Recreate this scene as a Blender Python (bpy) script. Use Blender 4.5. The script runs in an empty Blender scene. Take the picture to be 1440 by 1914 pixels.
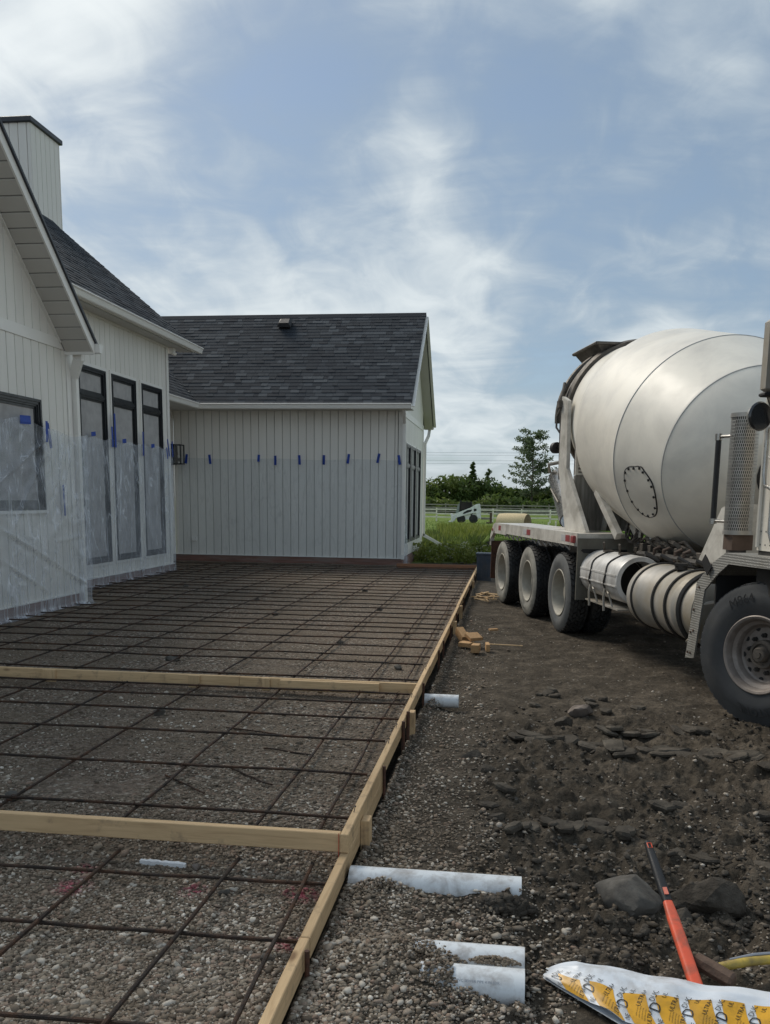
import bpy, bmesh, math, random
import numpy as np
from mathutils import Vector, Matrix, Euler
random.seed(7)
rng = np.random.default_rng(11)
sc = bpy.context.scene
COL = sc.collection
R_ = math.radians

# ------------------------------------------------------------------ camera
cam_d = bpy.data.cameras.new('camera')
cam = bpy.data.objects.new('camera', cam_d); COL.objects.link(cam)
yaw, pitch, roll = -0.1283, -0.1588, 0.0133
fw = Vector((math.sin(yaw)*math.cos(pitch), math.cos(yaw)*math.cos(pitch), math.sin(pitch)))
rt = fw.cross(Vector((0, 0, 1))).normalized(); up = rt.cross(fw)
rt2 = rt*math.cos(roll) + up*math.sin(roll); up2 = up*math.cos(roll) - rt*math.sin(roll)
M = Matrix((rt2, up2, -fw)).transposed().to_4x4(); M.translation = (0, 0, 1.71)
cam.matrix_world = M
cam_d.sensor_width = 36; cam_d.lens = 31.03
cam_d.shift_x = -0.0078; cam_d.shift_y = 0.1248
cam_d.clip_start = 0.05; cam_d.clip_end = 5000
sc.camera = cam

# ------------------------------------------------------------------ light
SUN_AZ, SUN_EL = R_(-50), R_(44)            # azimuth from +Y towards +X
sun_dir = Vector((math.sin(SUN_AZ)*math.cos(SUN_EL), math.cos(SUN_AZ)*math.cos(SUN_EL), math.sin(SUN_EL)))
sd = bpy.data.lights.new('sun', 'SUN'); sd.energy = 1.5; sd.angle = R_(24); sd.color = (1.0, .92, .80)
so = bpy.data.objects.new('sun', sd); COL.objects.link(so)
so.rotation_euler = sun_dir.to_track_quat('Z', 'Y').to_euler()
so.location = (-20, 20, 30)

def build_world():
    w = bpy.data.worlds.new('World'); sc.world = w; w.use_nodes = True
    nt = w.node_tree; N = nt.nodes; L = nt.links; N.clear()
    out = N.new('ShaderNodeOutputWorld'); bg = N.new('ShaderNodeBackground'); bg.inputs['Strength'].default_value = 0.062
    L.new(bg.outputs[0], out.inputs[0])
    sky = N.new('ShaderNodeTexSky'); sky.sky_type = 'NISHITA'; sky.sun_disc = False
    sky.sun_elevation = SUN_EL; sky.sun_rotation = SUN_AZ; sky.air_density = 1.0; sky.dust_density = 0.4; sky.ozone_density = 1.6
    tc = N.new('ShaderNodeTexCoord'); sep = N.new('ShaderNodeSeparateXYZ'); L.new(tc.outputs['Generated'], sep.inputs[0])
    def math_(op, a, b=None, c=None, clamp=False):
        n = N.new('ShaderNodeMath'); n.operation = op; n.use_clamp = clamp
        for i, v in enumerate((a, b, c)):
            if v is None: continue
            if isinstance(v, (int, float)): n.inputs[i].default_value = v
            else: L.new(v, n.inputs[i])
        return n.outputs[0]
    zz = math_('MAXIMUM', sep.outputs[2], 0.0)
    den = math_('ADD', zz, 0.30)
    px = math_('DIVIDE', sep.outputs[0], den); py = math_('DIVIDE', sep.outputs[1], den)
    cmb = N.new('ShaderNodeCombineXYZ'); L.new(px, cmb.inputs[0]); L.new(py, cmb.inputs[1])
    def noise(scale, detail, dist, rot, sx, sy, off=0.0, rough=.55):
        mp = N.new('ShaderNodeMapping'); mp.inputs['Rotation'].default_value = (0, 0, rot); mp.inputs['Scale'].default_value = (sx, sy, 1)
        mp.inputs['Location'].default_value = (off, off*.7, off*.3)
        L.new(cmb.outputs[0], mp.inputs[0])
        n = N.new('ShaderNodeTexNoise'); n.inputs['Scale'].default_value = scale; n.inputs['Detail'].default_value = detail
        n.inputs['Distortion'].default_value = dist; n.inputs['Roughness'].default_value = rough
        L.new(mp.outputs[0], n.inputs['Vector']); return n.outputs['Fac']
    def smooth(x, a, b):
        n = N.new('ShaderNodeMapRange'); n.interpolation_type = 'SMOOTHSTEP'
        n.inputs['From Min'].default_value = a; n.inputs['From Max'].default_value = b
        L.new(x, n.inputs['Value']); return n.outputs['Result']
    big = noise(1.5, 4, .7, R_(28), 1.0, .75, 5.3, .5)
    wisp = noise(3.0, 7, 1.0, R_(58), .42, 1.2, 2.6, .55)
    fine = noise(8.0, 6, .8, R_(-15), 1.0, .75, 8.2, .55)
    dens = math_('ADD', math_('MULTIPLY', big, .44), math_('ADD', math_('MULTIPLY', wisp, .36), math_('MULTIPLY', fine, .24)))
    low = smooth(sep.outputs[2], .40, .04)                       # cloud deck thickens towards the horizon
    dens = math_('ADD', dens, math_('MULTIPLY', low, .10))
    # large gaps and banks in the cloud deck, with ragged edges
    wn = N.new('ShaderNodeTexNoise'); wn.inputs['Scale'].default_value = 3.2; wn.inputs['Detail'].default_value = 5; L.new(tc.outputs['Generated'], wn.inputs['Vector'])
    wv = N.new('ShaderNodeVectorMath'); wv.operation = 'MULTIPLY_ADD'; L.new(wn.outputs['Color'], wv.inputs[0]); wv.inputs[1].default_value = (.20, .20, .16); 
    w0 = N.new('ShaderNodeVectorMath'); w0.operation = 'ADD'; L.new(tc.outputs['Generated'], w0.inputs[0]); w0.inputs[1].default_value = (-.10, -.10, -.08); L.new(w0.outputs[0], wv.inputs[2])
    for (d, rad, amt) in (((.085, .940, .328), .13, -.12), ((.0, .951, .309), .08, -.06), ((.19, .933, .30), .10, -.05), ((-.28, .906, .325), .14, -.09), ((-.14, .894, .43), .16, -.10), ((.175, .885, .44), .10, -.03), ((.022, .990, .139), .06, -.09), ((.23, .957, .17), .07, -.08),
                          ((-.120, .950, .29), .06, .05), ((-.061, .917, .395), .09, .04), ((.150, .915, .37), .07, .09), ((-.433, .806, .403), .20, .05), ((-.04, .975, .205), .14, .04), ((-.25, .93, .25), .12, .03),
                          ((-.75, .35, .55), .5, -.03), ((.75, .45, .48), .4, -.04)):
        ds = N.new('ShaderNodeVectorMath'); ds.operation = 'DISTANCE'; L.new(wv.outputs[0], ds.inputs[0]); ds.inputs[1].default_value = Vector(d).normalized()
        dens = math_('ADD', dens, math_('MULTIPLY', smooth(ds.outputs['Value'], rad*1.5, rad*.1), amt))
    dot = N.new('ShaderNodeVectorMath'); dot.operation = 'DOT_PRODUCT'
    L.new(tc.outputs['Generated'], dot.inputs[0]); dot.inputs[1].default_value = sun_dir
    glow = math_('POWER', math_('MAXIMUM', dot.outputs['Value'], 0.0), 7.0)
    dens = math_('ADD', dens, math_('MULTIPLY', glow, .06))
    cover = smooth(dens, .31, .64)
    bright = smooth(dens, .42, .72)
    cc = N.new('ShaderNodeMix'); cc.data_type = 'RGBA'
    cc.inputs['A'].default_value = (2.9, 3.75, 4.6, 1); cc.inputs['B'].default_value = (7.4, 8.0, 8.2, 1)
    L.new(bright, cc.inputs['Factor'])
    gl = N.new('ShaderNodeMix'); gl.data_type = 'RGBA'; gl.blend_type = 'ADD'
    gl.inputs['B'].default_value = (2.6, 2.3, 2.0, 1)
    L.new(math_('MULTIPLY', glow, 1.0), gl.inputs['Factor']); L.new(cc.outputs['Result'], gl.inputs['A'])
    mx = N.new('ShaderNodeMix'); mx.data_type = 'RGBA'
    L.new(math_('MULTIPLY_ADD', cover, .52, .44), mx.inputs['Factor']); L.new(sky.outputs[0], mx.inputs['A']); L.new(gl.outputs['Result'], mx.inputs['B'])
    L.new(mx.outputs['Result'], bg.inputs['Color'])
build_world()
vs = sc.view_settings; vs.view_transform = 'Standard'; vs.look = 'None'; vs.gamma = 1; vs.exposure = 0.76; vs.use_curve_mapping = False
sc.render.engine = 'CYCLES'
sc.cycles.max_bounces = 8; sc.cycles.transparent_max_bounces = 12

# ------------------------------------------------------------------ noise
def _hash(ix, iy, s):
    n = (ix.astype(np.int64)*374761393 + iy.astype(np.int64)*668265263 + s*1442695041) & 0x7fffffff
    n = ((n ^ (n >> 13))*1274126177) & 0x7fffffff
    return ((n ^ (n >> 16)) & 0xffff)/65535.0
def vnoise(x, y, s=0):
    x = np.asarray(x, float); y = np.asarray(y, float)
    ix = np.floor(x); iy = np.floor(y); fx = x-ix; fy = y-iy
    fx = fx*fx*(3-2*fx); fy = fy*fy*(3-2*fy)
    a = _hash(ix, iy, s); b = _hash(ix+1, iy, s); c = _hash(ix, iy+1, s); d = _hash(ix+1, iy+1, s)
    return (a*(1-fx)+b*fx)*(1-fy)+(c*(1-fx)+d*fx)*fy
def fbm(x, y, sc_, oct_=4, s=0, gain=.5):
    t = 0; a = 1; n = 0
    for k in range(oct_):
        t = t + a*(vnoise(np.asarray(x)*sc_, np.asarray(y)*sc_, s+k*17)-.5); n += a; a *= gain; sc_ *= 2.03
    return t/n
def sstep(a, b, x):
    t = np.clip((np.asarray(x, float)-a)/(b-a), 0, 1); return t*t*(3-2*t)

# ------------------------------------------------------------------ materials
def new_mat(name):
    m = bpy.data.materials.new(name); m.use_nodes = True
    nt = m.node_tree; return m, nt.nodes, nt.links, nt.nodes['Principled BSDF']
def coords(N, L, scale=(1, 1, 1), kind='pos'):
    if kind == 'pos':
        g = N.new('ShaderNodeNewGeometry'); src = g.outputs['Position']
    else:
        g = N.new('ShaderNodeTexCoord'); src = g.outputs['Object']
    mp = N.new('ShaderNodeMapping'); mp.inputs['Scale'].default_value = scale
    L.new(src, mp.inputs[0]); return mp.outputs[0]
def noise_n(N, L, vec, scale, detail=5, rough=.55, dist=0):
    n = N.new('ShaderNodeTexNoise'); n.inputs['Scale'].default_value = scale; n.inputs['Detail'].default_value = detail
    n.inputs['Roughness'].default_value = rough; n.inputs['Distortion'].default_value = dist
    L.new(vec, n.inputs['Vector']); return n.outputs['Fac']
def ramp(N, L, fac, stops):
    r = N.new('ShaderNodeValToRGB'); e = r.color_ramp.elements
    e[0].position = stops[0][0]; e[0].color = (*stops[0][1], 1); e[1].position = stops[-1][0]; e[1].color = (*stops[-1][1], 1)
    for p, c in stops[1:-1]:
        q = e.new(p); q.color = (*c, 1)
    L.new(fac, r.inputs[0]); return r.outputs[0]
def mixc(N, L, fac, a, b, blend='MIX'):
    m = N.new('ShaderNodeMix'); m.data_type = 'RGBA'; m.blend_type = blend
    for k, v in (('A', a), ('B', b)):
        if isinstance(v, tuple): m.inputs[k].default_value = (*v, 1)
        else: L.new(v, m.inputs[k])
    if isinstance(fac, (int, float)): m.inputs['Factor'].default_value = fac
    else: L.new(fac, m.inputs['Factor'])
    return m.outputs['Result']
def mrange(N, L, v, a, b, c=0.0, d=1.0):
    n = N.new('ShaderNodeMapRange'); n.inputs['From Min'].default_value = a; n.inputs['From Max'].default_value = b
    n.inputs['To Min'].default_value = c; n.inputs['To Max'].default_value = d
    L.new(v, n.inputs['Value']); return n.outputs['Result']
def bump(N, L, bsdf, h, strength, dist=.01):
    b = N.new('ShaderNodeBump'); b.inputs['Strength'].default_value = strength; b.inputs['Distance'].default_value = dist
    L.new(h, b.inputs['Height']); L.new(b.outputs[0], bsdf.inputs['Normal'])
def pmat(name, col, rough=.6, metal=0., var=.15, scale=6., dirt=None, dirt_amt=.5, dirt_scale=3., bmp=0., bscale=60., stretch=(1, 1, 1), coat=0., spec=.5, kind='pos', rand=0.):
    m, N, L, B = new_mat(name)
    v = coords(N, L, stretch, kind)
    f = noise_n(N, L, v, scale, 6)
    lo = tuple(c*(1-var) for c in col); hi = tuple(min(1, c*(1+var)) for c in col)
    c = ramp(N, L, f, [(.3, lo), (.7, hi)])
    if rand:
        oi = N.new('ShaderNodeObjectInfo')
        c = mixc(N, L, 1.0, c, ramp(N, L, oi.outputs['Random'], [(0, (1-rand,)*3), (1, (1+rand*.6,)*3)]), 'MULTIPLY')
    if dirt:
        d = mrange(N, L, noise_n(N, L, v, dirt_scale, 8, .62, .3), .5-.28*dirt_amt, .78-.1*dirt_amt)
        c = mixc(N, L, d, c, dirt)
    L.new(c, B.inputs['Base Color']); B.inputs['Metallic'].default_value = metal
    r = mrange(N, L, noise_n(N, L, v, scale*2.3, 3), .3, .7, max(.02, rough-.08), min(1, rough+.08)); L.new(r, B.inputs['Roughness'])
    B.inputs['Specular IOR Level'].default_value = spec
    if coat: B.inputs['Coat Weight'].default_value = coat; B.inputs['Coat Roughness'].default_value = .12
    if bmp: bump(N, L, B, noise_n(N, L, v, bscale, 5), bmp)
    return m
def wood_mat(name, axis, col=(.60, .435, .255), dark=(.37, .24, .13)):
    m, N, L, B = new_mat(name)
    s = [14, 14, 14]; s[axis] = .9
    v = coords(N, L, tuple(s))
    g = noise_n(N, L, v, 3.2, 6, .6, 1.2)
    v2 = coords(N, L); big = noise_n(N, L, v2, 2.2, 4)
    c = ramp(N, L, g, [(.28, tuple(a*.42+b*.58 for a, b in zip(col, dark))), (.5, col), (.75, tuple(min(1, a*1.12) for a in col))])
    c = mixc(N, L, mrange(N, L, big, .52, .75, 0, .35), c, dark)
    s2 = [5.5]*3; s2[axis] = 2.2                                   # knots
    vo = N.new('ShaderNodeTexVoronoi'); vo.inputs['Scale'].default_value = 1.0; L.new(coords(N, L, tuple(s2)), vo.inputs['Vector'])
    c = mixc(N, L, mrange(N, L, vo.outputs['Distance'], .05, .11, .75, 0), c, (.12, .06, .03))
    mud = mrange(N, L, noise_n(N, L, v2, 9, 7, .65), .57, .72, 0, .62)
    c = mixc(N, L, mud, c, (.17, .13, .10))
    oi = N.new('ShaderNodeObjectInfo')
    c = mixc(N, L, 1.0, c, ramp(N, L, oi.outputs['Random'], [(0, (.82, .80, .78)), (1, (1.05, 1.03, 1.0))]), 'MULTIPLY')
    L.new(c, B.inputs['Base Color']); B.inputs['Roughness'].default_value = .75; B.inputs['Specular IOR Level'].default_value = .25
    bump(N, L, B, g, .35, .004); return m

MT = {}
MT['siding'] = pmat('siding_paint', (.76, .735, .675), .48, var=.03, scale=3, bmp=.05, bscale=40, stretch=(1, 1, .15), rand=.035)
MT['trim'] = pmat('trim_paint', (.80, .78, .73), .42, var=.03, scale=3)
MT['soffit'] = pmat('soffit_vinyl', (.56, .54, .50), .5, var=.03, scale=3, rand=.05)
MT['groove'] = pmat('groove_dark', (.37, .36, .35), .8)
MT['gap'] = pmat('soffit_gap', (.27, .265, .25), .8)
MT['frame'] = pmat('window_black', (.016, .018, .021), .38, var=.2)
MT['ledger'] = pmat('ledger_brown', (.19, .10, .078), .75, var=.25, scale=7, stretch=(.4, .4, 5), dirt=(.25, .22, .2), dirt_amt=.25, rand=.1)
MT['flash'] = pmat('metal_dark', (.03, .033, .04), .45, var=.2)
MT['steel'] = pmat('rusty_rebar', (.040, .031, .026), .68, .55, var=.35, scale=9, dirt=(.13, .060, .030), dirt_amt=.22, dirt_scale=8, bmp=.7, bscale=130)
MT['stake'] = pmat('rusty_stake', (.075, .043, .032), .8, .3, var=.4, scale=20, dirt=(.14, .06, .035), dirt_amt=.5, dirt_scale=25, bmp=.3)
for k, a in (('x', 0), ('y', 1), ('z', 2)):
    MT['wood'+k] = wood_mat('lumber_'+k, a)
MT['woodred'] = wood_mat('lumber_cedar', 0, (.33, .165, .095), (.17, .08, .05))
MT['offcut'] = wood_mat('lumber_offcut', 1, (.52, .33, .17), (.3, .18, .09))
MT['pvc'] = pmat('white_pvc', (.74, .77, .79), .32, var=.04, scale=8, dirt=(.25, .21, .18), dirt_amt=.12, dirt_scale=11)
MT['pvcprint'] = pmat('pvc_print', (.28, .30, .34), .6)
MT['tape'] = pmat('blue_tape', (.012, .055, .32), .55, var=.15, scale=25, rand=.2)
MT['orange'] = pmat('orange_fibreglass', (.86, .135, .065), .38, var=.06, dirt=(.30, .12, .08), dirt_amt=.10, dirt_scale=14)
MT['grip'] = pmat('black_grip', (.018, .019, .021), .55, var=.3, bmp=.25, bscale=180)
MT['yellow'] = pmat('yellow_handle', (.50, .36, .06), .5, var=.2, dirt=(.16, .12, .06), dirt_amt=.35, dirt_scale=16)
MT['rusthead'] = pmat('rusty_head', (.13, .085, .062), .8, .25, var=.4, scale=20, bmp=.4)
MT['bagwhite'] = pmat('bag_white', (.70, .74, .79), .42, var=.06, scale=9, dirt=(.36, .34, .32), dirt_amt=.12, dirt_scale=8)
MT['bagyellow'] = pmat('bag_yellow', (.72, .37, .018), .42, var=.10, scale=9, dirt=(.22, .13, .03), dirt_amt=.16, dirt_scale=9)
MT['ink'] = pmat('bag_ink', (.02, .018, .016), .5)
MT['clod'] = pmat('mud_clod', (.058, .050, .041), .95, var=.45, scale=14, dirt=(.115, .10, .083), dirt_amt=.45, dirt_scale=9, bmp=1.0, bscale=60, rand=.25, spec=.15)
MT['rock'] = pmat('field_rock', (.14, .13, .115), .85, var=.25, scale=9, dirt=(.035, .03, .026), dirt_amt=.45, dirt_scale=5, bmp=.5, bscale=40, spec=.3)
MT['cobble'] = pmat('pale_cobble', (.21, .175, .15), .82, var=.3, scale=9, dirt=(.08, .065, .055), dirt_amt=.45, dirt_scale=8, bmp=.5, bscale=30, spec=.3)
MT['foam'] = pmat('white_foam', (.78, .79, .80), .7)
# truck
MUD = (.20, .185, .16)
MT['drum'] = pmat('drum_white', (.82, .78, .69), .44, var=.025, scale=2, dirt=(.62, .59, .53), dirt_amt=.28, dirt_scale=1.8, coat=.08)
MT['seam'] = pmat('drum_seam', (.36, .36, .35), .6)
MT['tpaint'] = pmat('truck_white', (.68, .655, .60), .4, var=.08, scale=4, dirt=(.30, .28, .24), dirt_amt=.42, dirt_scale=4)
MT['tpaintclean'] = pmat('cab_white', (.70, .66, .58), .3, var=.04, scale=3, coat=.4)
MT['tgrey'] = pmat('flap_grey', (.175, .168, .14), .7, var=.2, scale=4, dirt=(.11, .10, .08), dirt_amt=.5, dirt_scale=5, stretch=(1, 1, .4))
MT['dirtyplate'] = pmat('streaked_plate', (.40, .385, .35), .6, var=.2, scale=9, dirt=(.09, .08, .07), dirt_amt=.62, dirt_scale=7, stretch=(1.6, 1.6, .16))
MT['chassis'] = pmat('chassis_dark', (.020, .019, .018), .7, var=.4, dirt=(.05, .045, .04), dirt_amt=.5)
MT['greasy'] = pmat('greasy_metal', (.10, .088, .075), .6, .4, var=.4, scale=14, dirt=(.17, .15, .13), dirt_amt=.4, dirt_scale=9)
MT['tankwhite'] = pmat('tank_white', (.66, .655, .64), .36, var=.06, dirt=(.33, .31, .28), dirt_amt=.35, dirt_scale=5, stretch=(1, 1, .6))
MT['alu'] = pmat('dirty_aluminium', (.36, .345, .32), .55, .12, var=.15, scale=4, dirt=(.27, .225, .15), dirt_amt=.55, dirt_scale=2.6)
MT['chrome'] = pmat('dull_chrome', (.50, .49, .47), .28, .85, var=.15, scale=7, dirt=(.2, .18, .15), dirt_amt=.3)
MT['diamond'] = None
MT['rubber'] = pmat('tyre_rubber', (.018, .0185, .020), .72, var=.3, scale=9, dirt=(.060, .058, .054), dirt_amt=.25, dirt_scale=4)
MT['rubberfront'] = pmat('front_tyre_rubber', (.038, .042, .047), .6, var=.2, scale=5, dirt=(.06, .06, .06), dirt_amt=.2, dirt_scale=3)
MT['rubberlet'] = pmat('raised_letters', (.021, .023, .026), .55)
MT['sidedust'] = pmat('dusty_sidewall', (.30, .29, .255), .85, var=.2, scale=5, dirt=(.10, .10, .095), dirt_amt=.38, dirt_scale=4)
MT['sidedark'] = pmat('grey_sidewall', (.085, .092, .098), .8, var=.2, scale=5, dirt=(.15, .15, .14), dirt_amt=.3, dirt_scale=4)
MT['rimdust'] = pmat('dusty_rim', (.42, .40, .345), .7, .1, var=.12, scale=5, dirt=(.27, .25, .21), dirt_amt=.4, dirt_scale=5)
MT['rimfront'] = pmat('steel_rim', (.30, .265, .24), .55, .3, var=.15, scale=6, dirt=(.14, .115, .10), dirt_amt=.45, dirt_scale=6)
MT['black'] = pmat('flat_black', (.012, .012, .013), .6)
MT['redrefl'] = pmat('red_reflector', (.30, .05, .05), .35, var=.2, scale=30)
MT['silverrefl'] = pmat('silver_reflector', (.5, .5, .5), .35, var=.1, scale=30)
MT['redmark'] = pmat('red_marker', (.55, .03, .03), .7)
MT['hose'] = pmat('rubber_hose', (.045, .04, .036), .55, var=.3)
MT['copper'] = pmat('brown_bracket', (.10, .068, .052), .6, .2, var=.3)
MT['bluetub'] = pmat('blue_plastic', (.035, .055, .085), .5, var=.2, scale=7, dirt=(.09, .09, .09), dirt_amt=.35)
MT['whitegloss'] = pmat('loader_white', (.80, .80, .80), .35)
MT['hay'] = pmat('hay', (.62, .50, .30), .9, var=.3, scale=12, stretch=(1, 6, 6), bmp=.6)
MT['hayend'] = pmat('hay_end', (.16, .115, .06), .95, var=.4, scale=10, bmp=.6)
MT['fence'] = pmat('fence_wood', (.80, .76, .64), .8, var=.15, scale=3)
MT['fencedark'] = pmat('fence_weathered', (.30, .28, .24), .85, var=.2, scale=3)
MT['bark'] = pmat('bark', (.10, .085, .07), .9, var=.3)
MT['wire'] = pmat('wire_grey', (.10, .11, .12), .6)
MT['bulb'] = pmat('bulb_glass', (.75, .74, .70), .2)
MT['mesh'] = pmat('mesh_steel', (.40, .385, .36), .4, .7, var=.15, scale=10)

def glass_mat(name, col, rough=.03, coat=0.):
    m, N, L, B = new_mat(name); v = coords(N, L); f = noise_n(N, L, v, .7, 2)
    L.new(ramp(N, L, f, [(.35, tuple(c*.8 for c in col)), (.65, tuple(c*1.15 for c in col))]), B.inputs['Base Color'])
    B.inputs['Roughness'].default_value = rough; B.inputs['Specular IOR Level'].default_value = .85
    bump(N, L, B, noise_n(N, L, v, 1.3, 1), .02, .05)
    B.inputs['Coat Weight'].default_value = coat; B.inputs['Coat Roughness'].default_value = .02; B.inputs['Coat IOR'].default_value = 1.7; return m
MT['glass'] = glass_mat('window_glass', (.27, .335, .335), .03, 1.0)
MT['glassdark'] = glass_mat('window_glass_dark', (.012, .016, .018))
MT['mirror'] = glass_mat('mirror_back', (.03, .032, .035), .2)
def clear_glass():
    m, N, L, B = new_mat('lantern_glass'); t = N.new('ShaderNodeBsdfTransparent'); g = N.new('ShaderNodeBsdfGlossy'); g.inputs['Roughness'].default_value = .03
    mx = N.new('ShaderNodeMixShader'); mx.inputs[0].default_value = .08; L.new(t.outputs[0], mx.inputs[1]); L.new(g.outputs[0], mx.inputs[2])
    L.new(mx.outputs[0], N['Material Output'].inputs[0]); return m
MT['clear'] = clear_glass()
def plastic_mat(name, lo, hi, tint=(.70, .75, .81)):
    m, N, L, B = new_mat(name)
    v = coords(N, L); f = noise_n(N, L, v, 1.1, 3, .5, .8)
    B.inputs['Base Color'].default_value = (*tint, 1); B.inputs['Roughness'].default_value = .14; B.inputs['Specular IOR Level'].default_value = .6
    bump(N, L, B, noise_n(N, L, coords(N, L, (1, 1, .22)), 6.0, 3, .5, 1.4), .30, .05)
    t = N.new('ShaderNodeBsdfTransparent'); t.inputs[0].default_value = (.93, .95, .97, 1)
    def crease(sc_, rot, lo_, hi_):                            # thin whitish lines where the film is folded
        mp = N.new('ShaderNodeMapping'); mp.inputs['Rotation'].default_value = rot; mp.inputs['Scale'].default_value = sc_; L.new(N_pos(N), mp.inputs[0])
        q = noise_n(N, L, mp.outputs[0], 1.0, 3, .55, .6)
        a1 = N.new('ShaderNodeMath'); a1.operation = 'SUBTRACT'; L.new(q, a1.inputs[0]); a1.inputs[1].default_value = .5
        a2 = N.new('ShaderNodeMath'); a2.operation = 'ABSOLUTE'; L.new(a1.outputs[0], a2.inputs[0]); return mrange(N, L, a2.outputs[0], lo_, hi_, 1, 0)
    c1 = crease((4, 4, .45), (.35, .35, 0), 0, .022); c2 = crease((2.2, 2.2, .5), (-.7, -.7, .2), 0, .016); c3 = crease((9, 9, .9), (.1, -.1, 0), 0, .03)
    ad = N.new('ShaderNodeMath'); ad.operation = 'ADD'; L.new(c1, ad.inputs[0]); L.new(c2, ad.inputs[1])
    ad2 = N.new('ShaderNodeMath'); ad2.operation = 'MULTIPLY_ADD'; L.new(c3, ad2.inputs[0]); ad2.inputs[1].default_value = .25; L.new(ad.outputs[0], ad2.inputs[2])
    fc = N.new('ShaderNodeMath'); fc.operation = 'MULTIPLY_ADD'; fc.use_clamp = True; L.new(ad2.outputs[0], fc.inputs[0]); fc.inputs[1].default_value = hi*.85; L.new(mrange(N, L, f, .32, .72, lo, hi), fc.inputs[2])
    mx = N.new('ShaderNodeMixShader'); L.new(fc.outputs[0], mx.inputs[0])
    L.new(t.outputs[0], mx.inputs[1]); L.new(B.outputs[0], mx.inputs[2]); L.new(mx.outputs[0], N['Material Output'].inputs[0]); return m
def N_pos(N):
    g = N.new('ShaderNodeNewGeometry'); return g.outputs['Position']
MT['sheet'] = plastic_mat('plastic_sheet', .12, .33, (.70, .75, .82))
MT['sheetthin'] = plastic_mat('plastic_sheet_thin', .02, .07, (.76, .75, .73))
def diamond_mat():
    m, N, L, B = new_mat('diamond_plate'); v = coords(N, L, (1, 1, 1), 'obj')
    w1 = N.new('ShaderNodeTexVoronoi'); w1.inputs['Scale'].default_value = 48; w1.inputs['Randomness'].default_value = 0.15; L.new(v, w1.inputs['Vector'])
    h = mrange(N, L, w1.outputs['Distance'], .15, .42, 1, 0)
    c = mixc(N, L, h, (.27, .265, .245), (.42, .41, .385))
    c = mixc(N, L, mrange(N, L, noise_n(N, L, v, 5, 7, .6), .5, .7, 0, .6), c, (.22, .205, .175))
    L.new(c, B.inputs['Base Color']); B.inputs['Metallic'].default_value = .35; B.inputs['Roughness'].default_value = .5
    bump(N, L, B, h, .8, .004); return m
MT['diamond'] = diamond_mat()
def shingle_mat():
    m, N, L, B = new_mat('asphalt_shingle')
    g = N.new('ShaderNodeNewGeometry'); oi = N.new('ShaderNodeObjectInfo')
    a = N.new('ShaderNodeMath'); a.operation = 'ADD'; L.new(g.outputs['Random Per Island'], a.inputs[0]); L.new(oi.outputs['Random'], a.inputs[1])
    f = N.new('ShaderNodeMath'); f.operation = 'FRACT'; L.new(a.outputs[0], f.inputs[0])
    c = ramp(N, L, f.outputs[0], [(0, (.024, .029, .037)), (.45, (.033, .040, .049)), (.78, (.043, .051, .061)), (1, (.075, .085, .096))])
    v = coords(N, L); n = noise_n(N, L, v, 150, 2)
    c = mixc(N, L, .6, c, ramp(N, L, n, [(.3, (.5, .5, .5)), (.7, (1.5, 1.5, 1.5))]), 'MULTIPLY')
    L.new(c, B.inputs['Base Color']); B.inputs['Roughness'].default_value = .92; B.inputs['Specular IOR Level'].default_value = .25
    bump(N, L, B, n, .5, .004); return m
MT['shingle'] = shingle_mat()
def leaf_mat(name, a, b, c_):
    m, N, L, B = new_mat(name); g = N.new('ShaderNodeNewGeometry')
    v = coords(N, L); n = noise_n(N, L, v, .55, 3)
    ad = N.new('ShaderNodeMath'); ad.operation = 'MULTIPLY_ADD'; L.new(g.outputs['Random Per Island'], ad.inputs[0]); ad.inputs[1].default_value = .45; 
    L.new(mrange(N, L, n, .3, .7, 0, .55), ad.inputs[2])
    c = ramp(N, L, ad.outputs[0], [(0, a), (.5, b), (1, c_)])
    L.new(c, B.inputs['Base Color']); B.inputs['Roughness'].default_value = .6; B.inputs['Specular IOR Level'].default_value = .3
    tr = N.new('ShaderNodeBsdfTranslucent'); L.new(c, tr.inputs[0]); mx = N.new('ShaderNodeMixShader'); mx.inputs[0].default_value = .42
    L.new(B.outputs[0], mx.inputs[1]); L.new(tr.outputs[0], mx.inputs[2]); L.new(mx.outputs[0], N['Material Output'].inputs[0]); return m
MT['leafdark'] = leaf_mat('leaves_dark', (.045, .078, .022), (.08, .125, .032), (.13, .175, .05))
MT['leafmid'] = leaf_mat('leaves_mid', (.065, .105, .024), (.115, .16, .038), (.18, .225, .06))
MT['leafpop'] = leaf_mat('leaves_poplar', (.075, .105, .055), (.125, .165, .085), (.18, .22, .115))
MT['weed'] = leaf_mat('weeds', (.10, .145, .026), (.18, .22, .042), (.30, .31, .09))
MT['weeddark'] = leaf_mat('weeds_dark', (.05, .08, .02), (.09, .125, .03), (.15, .18, .06))
MT['flower'] = leaf_mat('white_flowers', (.36, .38, .26), (.5, .5, .38), (.62, .62, .5))
MT['blade'] = leaf_mat('grass_blades', (.055, .11, .018), (.085, .155, .022), (.14, .20, .035))
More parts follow.
